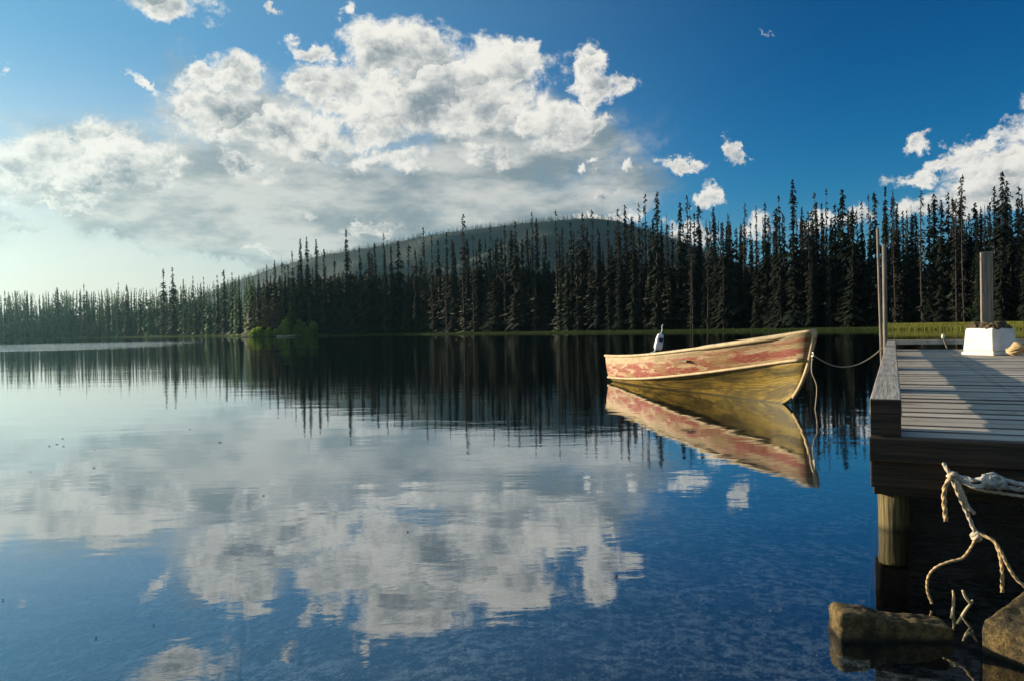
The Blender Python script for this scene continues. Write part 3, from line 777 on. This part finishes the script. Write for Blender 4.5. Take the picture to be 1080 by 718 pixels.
# white concrete footing and wooden post
pt = at_z(1044, 374, DK)
bz = DK + .005
k_ = pt.y / F
ft = empty('footing', (pt.x, pt.y, bz), R(20))
tag(ft, 'white tapered concrete footing with debris on top, standing on the dock', 'footing')
M_white = simple('white painted concrete', (.72, .70, .65), .75, .12, 5, bump=.004)
M_dirt = simple('dirt', (.13, .095, .06), .95, .5, 30, bump=.02)
def frustum(w0, w1, z0, z1, bev=.012):
    bm = bmesh.new(); v = []
    for (w_, z_) in ((w0, z0), (w1, z1)):
        for sx, sy in ((-1, -1), (1, -1), (1, 1), (-1, 1)): v.append(bm.verts.new((sx * w_, sy * w_, z_)))
    bm.faces.new(v[3::-1]); bm.faces.new(v[4:])
    for i in range(4): bm.faces.new((v[i], v[(i + 1) % 4], v[4 + (i + 1) % 4], v[4 + i]))
    bmesh.ops.bevel(bm, geom=list(bm.edges), offset=bev, segments=3, affect='EDGES'); return bm
W2 = 44 * k_ / 2 / 1.30
bm_obj('body', frustum(W2 * 1.04, W2 * .93, .045, 27.5 * k_), M_white, ft)
bm_obj('base_lip', frustum(W2 * 1.13, W2 * 1.11, 0, .042), M_white, ft)
bm = bmesh.new(); rg = random.Random(5)
for i in range(60):
    r_ = W2 * .8; px_, py_ = rg.uniform(-r_, r_), rg.uniform(-r_, r_); s = rg.uniform(.025, .06)
    mtx = Matrix.Translation((px_, py_, 27.5 * k_ + s * .3 + .05 * max(0, 1 - math.hypot(px_, py_) / r_))) @ Matrix.Rotation(rg.uniform(0, 3), 4, (rg.random(), rg.random(), rg.random() + .1)) @ Matrix.Diagonal((s * 1.6, s, s * .6, 1))
    bmesh.ops.create_icosphere(bm, subdivisions=1, radius=1, matrix=mtx)
bm_obj('debris', bm, M_dirt, ft)
po_b = Vector((pt.x - .02, pt.y, bz + 27.5 * k_ + .02))
top = at_y(1040.5, 266, pt.y)
hp = top.z - po_b.z
po = empty('dock_post', (at_y(1041, 348, pt.y).x, pt.y, po_b.z), ROTZ)
tag(po, 'thick square wooden post rising from the white footing on the dock', 'post')
bm = bmesh.new(); add_box(bm, -.066, .066, -.066, .066, -.01, hp, .008, .002); bm_obj('shaft', bm, M_post, po)
bm = bmesh.new(); add_box(bm, -.070, -.068, -.03, .03, hp - .12, hp - .06, .0008); bm_obj('metal_tag', bm, simple('rusty steel', (.25, .16, .10), .6, .4, 30, .7), po)

# rope coil right of the footing
M_rope = simple('pale rope', (.52, .44, .33), .9, .25, 60, bump=.003)
M_rope2 = simple('tan rope', (.50, .36, .19), .9, .3, 60, bump=.003)
M_ropew = simple('bleached rope', (.44, .44, .42), .9, .2, 60, bump=.003)
q = at_z(1076, 374, DK + .02)
pts = []
for i in range(90):
    a = i * .42; rr = .10 + .03 * math.sin(i * .37) ; pts.append(q + Vector((rr * math.cos(a) * 1.1, rr * math.sin(a), .015 + .0014 * i + .02 * math.sin(i * 1.3))))
bm = bmesh.new(); add_tube(bm, pts, .014, 8, 3, .06)
tag(bm_obj('rope_coil', bm, M_rope2, None, True), 'heap of tan rope on the deck to the right of the white footing', 'rope')
# small white-capped stake at the far rail
q = dockpt(d_inv(at_z(990, 366, DK))[0], LD - .32, DK + .004)
st = empty('stake', q, 0); tag(st, 'small white-capped stake leaning beside the far kerb rail', 'stake')
bm = bmesh.new(); add_tube(bm, [Vector((.07, 0, 0)), Vector((0, 0, .19))], .013, 8); bm_obj('stick', bm, M_post, st)
bm = bmesh.new(); bmesh.ops.create_uvsphere(bm, u_segments=12, v_segments=8, radius=.032, matrix=Matrix.Translation((0, 0, .20)) @ Matrix.Diagonal((.8, .8, 1.2, 1))); bm_obj('cap', bm, M_white, st, True)

# two mooring poles beyond the far left corner of the dock
for (xt, yt, xb, yb, rr, lab) in ((925.5, 241, 929.5, 368, .022, 'left, taller and slightly leaning one of the two slim mooring poles at the dock corner'),
                              (932.5, 258, 934.0, 368, .034, 'right, shorter and thicker one of the two slim mooring poles at the dock corner')):
    Yd = dockpt(-.2, LD - .3, 0).y + (0 if rr < .03 else .25)
    a = at_y(xb, yb, Yd); c_ = at_y(xt, yt, Yd); d = (c_ - a); base = a + d * ((-1.5 - a.z) / d.z)
    bm = bmesh.new(); add_tube(bm, [(c_ - base) * float(u) for u in np.linspace(0, 1, 8)], rr, 10)
    o = bm_obj('mooring_pole', bm, M_post, None, True, base); tag(o, lab, 'pole')

# ------------------------------------------------------------------ boat
Sb = at_z(643.5, 402, 0); Bw = at_z(835, 427, 0)
ax = (Bw - Sb); ax.z = 0
Lw = ax.length; HB = .60
ang = math.asin(HB / Lw)
d0 = ax.normalized(); portd = Vector((-d0.y, d0.x, 0))       # left-hand side when facing the bow
Cs = Sb + portd * HB * math.cos(ang)
axd = (Bw - Cs); axd.z = 0; LW = axd.length; rot = math.atan2(axd.y, axd.x)
boat = empty('rowing_boat', (Cs.x, Cs.y, 0), rot)
tag(boat, 'old wooden boat with worn red and cream sides and yellow bottom, afloat by the dock', 'boat')
LG = LW + .50
def smooth(a, b, t):
    t = min(1, max(0, (t - a) / (b - a))); return t * t * (3 - 2 * t)
def gun(t):
    x = LG * t; wd = (.66 + .16 * math.sin(min(1, t / .75) * math.pi * .62)) * (1 - max(0, (t - .42) / .58) ** 2.3)
    return Vector((x, max(wd, 0), .515 + .10 * t + .36 * t ** 2.2))
def chn(t):
    x = (LG - .13) * t; wd = (.60 + .12 * math.sin(min(1, t / .7) * math.pi * .6)) * (1 - max(0, (t - .36) / .64) ** 2.0)
    return Vector((x, max(wd, 0), .085 + .10 * t + .46 * t ** 1.9))
def kee(t):
    x = (LW - .02) * t
    wd = 0
    z = -.16 - .05 * math.sin(t * 3) + .30 * smooth(.86, 1.06, t) 
    return Vector((x, wd, z))
def stemcurve(v):                             # v 0 keel .. 1 gunwale at bow
    a, b_ = kee(1), gun(1); c_ = chn(1)
    P0, P1, P2 = a, c_ + Vector((.02, 0, -.02)), b_
    # quadratic through the chine point
    if v < .5:
        u = v / .5; mid = (P0 + P1) / 2 + Vector((.075, 0, -.05)); return (1 - u) ** 2 * P0 + 2 * u * (1 - u) * mid + u * u * P1
    u = (v - .5) / .5; return P1.lerp(P2, u)
NT_, NB = 64, 10
def surf(curA, curB, bulge, nv, side, v0, v1):
    V = []; Fc = []
    for i in range(NT_ + 1):
        t = i / NT_; A_, B_ = curA(t), curB(t)
        for j in range(nv + 1):
            v = j / nv; p = A_.lerp(B_, v)
            bl = bulge * math.sin(v * math.pi) * (1 - t ** 6) * ((1 - 1.75 * smooth(.15, .7, t)) if v1 == .5 else 1)
            p = p + Vector((0, bl * .8, -bl * .6))
            s_ = stemcurve(v0 + (v1 - v0) * v); k = smooth(.90, 1.0, t)
            p = Vector((p.x * (1 - k) + s_.x * k if t == 1 else p.x + (s_.x - A_.lerp(B_, v).x) * k, p.y, p.z + (s_.z - A_.lerp(B_, v).z) * k))
            V.append((p.x, p.y * side, p.z))
    w_ = nv + 1
    for i in range(NT_):
        for j in range(nv):
            a = i * w_ + j; f = (a, a + w_, a + w_ + 1, a + 1); Fc.append(f if side < 0 else f[::-1])
    return V, Fc
def add_uv(o, nv):                            # girth coordinates: metres along, 0..1 up
    uv = o.data.uv_layers.new(name='girth')
    for lp in o.data.loops:
        k = lp.vertex_index; uv.data[lp.index].uv = (k // (nv + 1) / NT_ * LG, (k % (nv + 1)) / nv)
# hull paint
def hull_mat(name, top_):
    m, t, b = mat(name)
    tcn = t.new('ShaderNodeTexCoord'); co = tcn.outputs['Object']; x, y, z = t.sep(co)
    u_, v_, _ = t.sep(tcn.outputs['UV']); uv = t.comb(u_, t.math('MULTIPLY', v_, .5), t.math('MULTIPLY', y, .05))
    st_ = t.noise(t.mapping(uv, scale=(.6, 2.6, 1)), 3.2, 7, .66, .5)
    fine = t.noise(t.mapping(uv, scale=(1.2, 7, 1)), 12, 6, .72, .2)
    big = t.noise(t.mapping(uv, scale=(.7, 1.6, 1)), 1.7, 3, .5)
    if top_:
        cream = t.mix(t.sstep(fine, .35, .65), (.30, .19, .10), (.64, .48, .29))
        redm = t.math('MULTIPLY', t.sstep(st_, .43, .52), t.sstep(fine, .76, .46))
        redm = t.math('MULTIPLY', redm, t.sstep(t.math('ABSOLUTE', t.math('SUBTRACT', v_, t.lin(x, 0, LG, .30, .48))), .42, .26))
        c = t.mix(redm, cream, (.24, .022, .014))
        c = t.mix(t.math('MULTIPLY', t.sstep(big, .50, .62), .75), c, t.mix(t.sstep(fine, .4, .6), (.20, .14, .05), (.36, .25, .10)))
        c = t.mix(t.math('MULTIPLY', t.sstep(fine, .55, .66), .85), c, (.07, .05, .025))
        c = t.mix(t.math('MULTIPLY', t.math('MULTIPLY', t.sstep(v_, .66, .80), t.lin(x, .5, LG, 0, .9)), t.sstep(st_, .62, .45)), c, (.15, .11, .04))
    else:
        c = t.mix(t.sstep(fine, .30, .70), (.34, .20, .02), (.74, .50, .10))
        c = t.mix(t.math('MULTIPLY', t.sstep(st_, .42, .62), .8), c, (.10, .075, .015))
        scr = t.noise(t.mapping(uv, scale=(.5, 22, 1)), 5, 5, .65)
        c = t.mix(t.math('MULTIPLY', t.sstep(scr, .48, .60), .85), c, (.05, .036, .010))
        lap = t.math('FRACT', t.math('MULTIPLY', v_, 4.0))
        c = t.mix(t.math('MULTIPLY', t.sstep(lap, .14, .04), .85), c, (.05, .035, .01))
        c = t.mix(t.math('MULTIPLY', t.lin(x, LG * .35, LG * .7, 0, 1), .62), c, t.mix(t.sstep(st_, .4, .6), (.16, .12, .02), (.06, .05, .015)))  # shade below the forward flare, put into the bottom colour as dark olive
        c = t.mix(t.sstep(z, .035, .0), c, (.06, .055, .02))
    t.l.new(c, b.inputs['Base Color']); b.inputs['Roughness'].default_value = .55; b.inputs['Specular IOR Level'].default_value = .35
    hgt = t.math('ADD', t.math('MULTIPLY', fine, .5), st_)
    t.l.new(t.bump(hgt, .8, .012), b.inputs['Normal'])
    return m
M_top = hull_mat('worn red and cream paint', True); M_bot = hull_mat('worn yellow hull with bow shade', False)
M_trim = simple('cream trim', (.48, .37, .22), .6, .22, 7, bump=.003)
M_ins = simple('boat inside', (.16, .13, .08), .8, .4, 6)
for sd_ in (-1, 1):
    V, Fc = surf(chn, gun, .015, 8, sd_, .5, 1); o = mobj('side_panel', V, Fc, M_top, boat, True); add_uv(o, 8)
    md = o.modifiers.new('t', 'SOLIDIFY'); md.thickness = .018; md.offset = -1
    V, Fc = surf(kee, chn, .07, 10, sd_, 0, .5); o = mobj('bottom_panel', V, Fc, M_bot, boat, True); add_uv(o, 10)
    md = o.modifiers.new('t', 'SOLIDIFY'); md.thickness = .018; md.offset = -1
    # chine strake and gunwale
    bm = bmesh.new(); pts = []
    for i in range(NT_ - 1):
        p = chn(i / NT_); k = smooth(.9, 1, i / NT_); s_ = stemcurve(.5); p.x += (s_.x - chn(i / NT_).x) * k; p.z += (s_.z - chn(i / NT_).z) * k
        pts.append(Vector((p.x, (p.y + .010) * sd_, p.z)))
    add_tube(bm, pts, .021, 8); bm_obj('chine_strake', bm, M_trim, boat, True)
    bm = bmesh.new(); pts = [Vector((g_.x, (g_.y + .006) * sd_, g_.z + .004)) for g_ in (gun(i / NT_) for i in range(NT_ + 1))]
    add_tube(bm, pts, .024, 8, taper=lambda u: 1.0 + .5 * smooth(.68, .72, u)); bm_obj('gunwale', bm, M_trim, boat, True)
# stem band
bm = bmesh.new(); pts = [stemcurve(v) + Vector((.012, 0, 0)) for v in np.linspace(.04, .99, 30)]
add_tube(bm, pts, .026, 8); bm_obj('stem', bm, M_trim, boat, True)
# transom
g0, c0_, k0 = gun(0), chn(0), kee(0)
prof = [(0, k0.z)] + [(c0_.y * u, k0.z + (c0_.z - k0.z) * u - .04 * math.sin(u * 3.14)) for u in (.3, .6, .85, 1)] + [(g0.y, g0.z)] + [(g0.y * .4, g0.z + .02), (g0.y * .3, g0.z - .07)]
prof = prof + [(-a, b_) for a, b_ in prof[::-1] if a > 0]
bm = bmesh.new(); f0 = [bm.verts.new((.004, a, b_)) for a, b_ in prof]; f1 = [bm.verts.new((.035, a * .995, b_)) for a, b_ in prof]
bm.faces.new(f0); bm.faces.new(f1[::-1])
for i in range(len(prof)): bm.faces.new((f0[i], f0[(i + 1) % len(prof)], f1[(i + 1) % len(prof)], f1[i]))
bm_obj('transom', bm, M_top, boat)
for (x_, wd_) in ((.55, .62), (2.1, .70), (3.5, .55)):
    bm = bmesh.new(); hz = gun(x_ / LG).z - .16; y_ = gun(x_ / LG).y - .03; add_box(bm, x_, x_ + .26, -y_, y_, hz, hz + .03, .005); bm_obj('seat', bm, M_ins, boat)
# foredeck
V = []; Fc = []
for i in range(13):
    t_ = .84 + .155 * i / 12; g_ = gun(t_)
    for q_ in (-1, 0, 1): V.append((g_.x, q_ * (g_.y), g_.z + .008 + (.03 if q_ == 0 else 0) * g_.y * 2))
for i in range(12):
    for q_ in (0, 1): a = i * 3 + q_; Fc.append((a, a + 3, a + 4, a + 1))
mobj('foredeck', V, Fc, M_ins, boat, True)
# bow eye ring
ey = stemcurve(.60) + Vector((.055, 0, 0))
bm = bmesh.new(); add_tube(bm, [ey + Vector((.026 * math.cos(a), 0, .026 * math.sin(a))) for a in np.linspace(0, 6.2, 16)], .008, 6)
bm_obj('bow_eye', bm, simple('galvanised steel', (.5, .48, .44), .45, .2, 30, .8), boat, True)
def boatpt(p):
    c_, s_ = math.cos(rot), math.sin(rot); return Vector((Cs.x + p.x * c_ - p.y * s_, Cs.y + p.x * s_ + p.y * c_, p.z))

# outboard-like motor on the stern
mo = empty('outboard_motor', boatpt(Vector((-.02, .02, .46))), rot)
tag(mo, 'small tilted white outboard motor with dark panel and thin rod on the boat stern', 'motor')
ym = mo.location.y; tgt = at_y(695.5, 358, ym); k_ = ym / F
M_mw = simple('white plastic shell', (.70, .72, .76), .35, .08, 6); M_mb = simple('black plastic', (.02, .025, .035), .4, .1, 6)
basez = at_y(692, 369, ym).z
mo.location = (at_y(693.5, 368, ym).x, ym, basez)
mo.rotation_euler = (0, R(12), 0)
bm = bmesh.new(); Vv = []
for (zz, hw, hd) in ((0.0, .065, .07), (.06, .085, .09), (.2, .078, .085), (.30, .06, .06), (.33, .04, .04)):
    Vv.append([bm.verts.new((hw * math.copysign(abs(math.cos(a)) ** .6, math.cos(a)), hd * math.copysign(abs(math.sin(a)) ** .6, math.sin(a)), zz)) for a in np.linspace(0, 2 * math.pi, 17)[:-1]])
for A_, B_ in zip(Vv, Vv[1:]):
    for i in range(16): bm.faces.new((A_[i], A_[(i + 1) % 16], B_[(i + 1) % 16], B_[i]))
bm.faces.new(Vv[0][::-1]); bm.faces.new(Vv[-1])
bm_obj('cowling', bm, M_mw, mo, True)
bm = bmesh.new(); add_box(bm, -.035, .055, -.095, -.083, .17, .25, .004); bm_obj('dark_panel', bm, M_mb, mo)
bm = bmesh.new(); add_tube(bm, catmull([(.0, 0, .32), (.015, 0, .40), (.0, 0, .48), (.01, 0, .52)], 4), .010, 8); bm_obj('rod', bm, M_mw, mo, True)
bm = bmesh.new(); add_tube(bm, catmull([(-.03, 0, .02), (-.07, 0, -.06), (-.13, .0, -.12), (-.06, 0, -.45)], 5), .016, 8); bm_obj('bracket', bm, M_mw, mo, True)

# mooring line from bow to dock, and a loose line down to the water
e0 = boatpt(ey); e1 = dockpt(.02, LD - 2.2, DK + .15)
e1 = at_y(931, 366, dockpt(-.2, LD - .3, 0).y)
pts = []
for i in range(41):
    u = i / 40; p = e0.lerp(e1, u); p.z -= .26 * 4 * u * (1 - u) * (1 - .25 * u); pts.append(p)
bm = bmesh.new(); add_tube(bm, pts, .009, 6); tag(bm_obj('mooring_line', bm, M_rope, None, True), 'thin sagging line tying the boat bow to the pole by the dock', 'rope')
g1 = boatpt(gun(1) + Vector((-.02, .0, -.01)))
bm = bmesh.new(); add_tube(bm, catmull([e0 + Vector((0, 0, -.02)), e0 + Vector((-.02, -.02, -.22)), e0 + Vector((.05, 0, -.42)), e0 + Vector((.02, 0, -.75))], 8), .006, 6)
tag(bm_obj('loose_line', bm, M_rope, None, True), 'short loose line hanging from the boat bow ring into the water', 'rope')

# ------------------------------------------------------------------ ropes on the front of the dock
def front(x, y, off=.06):
    """point in front of the dock's front face seen at photo pixel (x, y)"""
    d = ray(x, y); n = Vector((math.sin(ROTZ), -math.cos(ROTZ), 0)) * -1        # along-dock axis
    axis = Vector((-math.sin(ROTZ), math.cos(ROTZ), 0))
    q = dockpt(0, -off, 0); t = (q - C0).dot(axis) / d.dot(axis)
    return C0 + d * t
def rope(name, px, rad, m, label, lobes=3, jitter=0, parent=None, sides=12):
    pts = [front(*p) for p in px]
    sm = resample(catmull(pts, 10), .006)
    bm = bmesh.new(); rad *= .60; add_tube(bm, sm, rad, sides, lobes, rad * 5)
    o = bm_obj(name, bm, m, parent, True)
    if label: tag(o, label, 'rope')
    return o
def knot_mesh(c, rad, n=5, seed=1, size=.02):
    rg = random.Random(seed); bm = bmesh.new(); rad *= .72; size *= .72
    for k in range(n):
        a1 = Vector((rg.gauss(0, 1), rg.gauss(0, 1), rg.gauss(0, 1))).normalized(); a2 = a1.orthogonal().normalized(); a3 = a1.cross(a2)
        pts = [c + (a2 * math.cos(a) + a3 * math.sin(a)) * size * rg.uniform(.9, 1.1) + a1 * size * .25 * math.sin(a * 2) for a in np.linspace(0, 6.0, 30)]
        add_tube(bm, pts, rad, 8, 3, rad * 5)
    return bm
# rope A: bleached mooring rope from the right with its bulky knot
ra = empty('bleached_rope', front(1040, 508)); tag(ra, 'bleached white rope with bulky knot tied along the front of the dock', 'rope')
ra.location = (0, 0, 0)
rope('strand', [(1003, 500.5, .05), (1015, 503, .05), (1027, 506, .06), (1037, 505, .07), (1048, 508, .07), (1060, 513, .06), (1085, 517, .05), (1110, 519, .05)], .013, M_ropew, None, parent=ra)
rope('strand', [(1004, 501, .07), (1018, 508, .08), (1031, 513, .09), (1042, 508, .10), (1050, 502, .09), (1060, 506, .08), (1085, 512, .06), (1110, 514, .05)], .013, M_ropew, None, parent=ra)
rope('strand', [(1010, 505, .05), (1030, 515, .05), (1052, 519, .05), (1085, 524, .05)], .009, M_rope, None, parent=ra)
bm_obj('knot', knot_mesh(front(1044, 507, .08), .012, 6, 2, .030), M_ropew, ra, True)
bm_obj('knot', knot_mesh(front(1054, 509, .08), .012, 4, 5, .022), M_ropew, ra, True)
bm = bmesh.new(); q = front(1047, 505, .0)
add_tube(bm, catmull([front(1042, 512, -.01), front(1041, 502, .05), front(1050, 500, .06), front(1052, 511, -.01)], 6), .008, 8)
bm_obj('staple', bm, MATS['galvanised steel'], ra, True)
# rope B: tan tied rope with frayed hanging ends
rb = empty('tan_rope', (0, 0, 0)); tag(rb, 'tan knotted rope with frayed ends hanging from the front of the dock', 'rope')
rope('line', [(995, 488, .08), (1003, 502, .11), (1012, 523, .11), (1021, 543, .10), (1029, 562, .10)], .011, M_rope, None, parent=rb)
rope('loose_end', [(1004, 503, .12), (998, 510, .13), (995.5, 523, .12), (997.5, 549, .11)], .012, M_rope2, None, parent=rb)
rope('loop', [(1008, 503, .08), (1016, 520, .08), (1021, 534, .09), (1028, 541, .09), (1022, 535, .11), (1013, 518, .12), (1006, 504, .12)], .009, M_rope, None, parent=rb)
bm_obj('knot', knot_mesh(front(1005, 502, .10), .0105, 5, 7, .019), M_rope, rb, True)
bm_obj('knot', knot_mesh(front(1030, 565, .10), .010, 4, 9, .019), M_rope, rb, True)
rope('frayed_end', [(1029, 567, .10), (1024, 577, .10), (1015, 588, .11), (1001, 592, .12), (987, 598, .12), (979, 608, .12), (978, 622, .11), (983, 636, .10)], .0075, M_rope2, None, parent=rb)
rope('frayed_end', [(1032, 562, .10), (1045, 568, .11), (1052, 577, .12), (1056, 592, .12), (1057, 608, .12), (1057, 624, .11)], .0095, M_rope2, None, parent=rb)
rope('frayed_end', [(1033, 563, .11), (1047, 569, .13), (1055, 580, .14), (1063, 596, .14), (1072, 610, .14), (1086, 622, .14)], .0085, M_rope2, None, parent=rb)

# ------------------------------------------------------------------ mossy blocks, twigs, pebbles
def rock(name, c, size, rz, m, label, seed, tilt=(0, 0), disp=.02, power=4):
    bm = bmesh.new(); bmesh.ops.create_cube(bm, size=2); bmesh.ops.subdivide_edges(bm, edges=list(bm.edges), cuts=30, use_grid_fill=True)
    for v in bm.verts:
        p = v.co; n_ = (abs(p.x) ** power + abs(p.y) ** power + abs(p.z) ** power) ** (1 / power)
        q_ = Vector((p.x / n_ * size[0], p.y / n_ * size[1], p.z / n_ * size[2]))
        s_ = Vector((seed * 3.1, seed, 0))
        dn = mnoise.fractal(q_ * 6 + s_, 1, 2, 3) * disp + mnoise.fractal(q_ * 34 + s_, .8, 2, 4) * disp * .35 - abs(mnoise.noise(q_ * 11 + s_ * 2)) ** .5 * disp * .5
        v.co = q_ + q_.normalized() * dn
    o = bm_obj(name, bm, m, None, True, c); o.rotation_euler = (tilt[0], tilt[1], rz); tag(o, label, 'stone'); return o
m, t, b = mat('mossy stone')
co = t.new('ShaderNodeTexCoord').outputs['Object']; n_a = t.noise(co, 14, 8, .75); n_b = t.noise(co, 70, 6, .75)
c = t.mix(t.sstep(n_a, .38, .62), (.07, .045, .015), (.40, .28, .10)); c = t.mix(t.math('MULTIPLY', t.sstep(n_b, .5, .66), .8), c, (.045, .045, .02))
c = t.mix(t.sstep(n_b, .34, .26), c, (.5, .42, .27))
gzz = t.sep(t.new('ShaderNodeNewGeometry').outputs['Position'])[2]
c = t.mix(t.sstep(t.math('ADD', gzz, t.math('MULTIPLY', n_a, .03)), .045, .018), c, (.018, .016, .009))
t.l.new(c, b.inputs['Base Color']); b.inputs['Roughness'].default_value = .9; t.l.new(t.bump(t.math('ADD', n_a, n_b), 1, .045), b.inputs['Normal'])
M_moss = m
ca = at_z(943, 668, .02)
rock('mossy_stone', (ca.x, ca.y + .03, 0.0), (.195, .06, .078), R(-3), M_moss, 'long mossy stone lying in the water at the foot of the dock', 1, (0, R(8)), .017, 16)
cb = at_z(1085, 676, .04)
rock('mossy_stone', (cb.x + .055, cb.y, -.02), (.17, .12, .17), R(28), M_moss, 'broad mossy stone cut off by the bottom right corner', 4, (R(12), R(-14)), .010, 40)
M_twig = simple('pale twig', (.42, .36, .22), .85, .3, 30)
for i, (pp, lab) in enumerate((([(1004, 646), (1006, 632), (1005, 622)], 'upright pale twig standing in the water left of the forked one'),
                     ([(1010, 652), (1018, 644), (1024, 636), (1026, 632)], 'slanting pale twig in the water between the two mossy stones'),
                     ([(1018, 664), (1025, 668), (1031, 676)], 'short pale twig lying low in the water beside the broad stone'))):
    b0 = at_z(pp[0][0], pp[0][1], -.01); pts = [at_y(x_, y_, b0.y) for x_, y_ in pp]; pts[0] = pts[0] + Vector((0, 0, -.02))
    bm = bmesh.new(); add_tube(bm, catmull([p - b0 for p in pts], 6), .007, 7, taper=lambda u: 1 - .5 * u)
    if i == 1:
        q1 = pts[2] - b0; add_tube(bm, catmull([q1, q1 + Vector((-.02, 0, .025)), q1 + Vector((-.03, 0, .05))], 4), .005, 6)
    tag(bm_obj('twig', bm, M_twig, None, True, b0), lab, 'twig')
# pebbles on the lake bed
V = []; T = []; bmp = bmesh.new(); bmesh.ops.create_icosphere(bmp, subdivisions=1, radius=1)
bv = np.array([v.co[:] for v in bmp.verts]); bt = np.array([[v.index for v in f.verts] for f in bmp.faces]); bmp.free()
n = 0; Vs = []; Ts = []
for i in range(2600):
    y_ = random.uniform(1.7, 7.0); x_ = random.uniform(-.75, .8) * y_
    s = abs(random.gauss(0, .006)) + .004
    a = random.uniform(0, 6.28); q = bv * np.array([s * random.uniform(.8, 1.6), s, s * .55]); q = q + rng.normal(0, s * .1, q.shape)
    q = np.stack([q[:, 0] * math.cos(a) - q[:, 1] * math.sin(a) + x_, q[:, 0] * math.sin(a) + q[:, 1] * math.cos(a) + y_, q[:, 2] + gz_at(x_, y_) + .045 * mnoise.noise(Vector((x_ * .6, y_ * .6, 0)))], 1)
    Vs.append(q); Ts.append(bt + n); n += len(q)
tag(tri_obj('pebbles', np.concatenate(Vs), np.concatenate(Ts), simple('pebble', (.13, .12, .105), .8, .6, 9)), 'small pebbles scattered on the shallow lake bed', 'pebbles', None, 'stuff')
# specks floating on the water
V = []; T = []
for (px, py) in [(60, 468), (52, 470), (66, 462), (32, 497), (99, 493), (278, 522), (162, 658), (232, 466), (101, 672), (3, 632), (430, 560), (200, 452), (67, 470), (100, 474), (835, 522), (650, 607), (882, 553)]:
    c_ = at_z(px, py, .004); s = random.uniform(.003, .008) * (c_.y / 4); b0 = len(V); a = random.uniform(0, 3)
    for k in range(5):
        an = a + k * 6.283 / 5; V.append((c_.x + math.cos(an) * s * 1.5, c_.y + math.sin(an) * s, .003))
    V.append((c_.x, c_.y, .008)); T += [(b0 + k, b0 + (k + 1) % 5, b0 + 5) for k in range(5)]
tag(tri_obj('floating_specks', V, T, simple('dark speck', (.03, .025, .02), .7, .3, 9)), 'dark specks of debris floating on the calm water', 'debris', None, 'stuff')

# ------------------------------------------------------------------ haze
m, t, b = mat('air'); t.n.remove(b)
pv = t.new('ShaderNodeVolumePrincipled'); pv.inputs['Color'].default_value = (.32, .63, .76, 1); pv.inputs['Density'].default_value = .00011
pv.inputs['Anisotropy'].default_value = .72
t.l.new(pv.outputs[0], t.n['Material Output'].inputs['Volume'])
bm = bmesh.new(); add_box(bm, -2100, 2100, -2100, 2100, -5, 215, 0)
tag(bm_obj('haze', bm, m), 'thin pale haze over the lake', None, None, 'stuff')
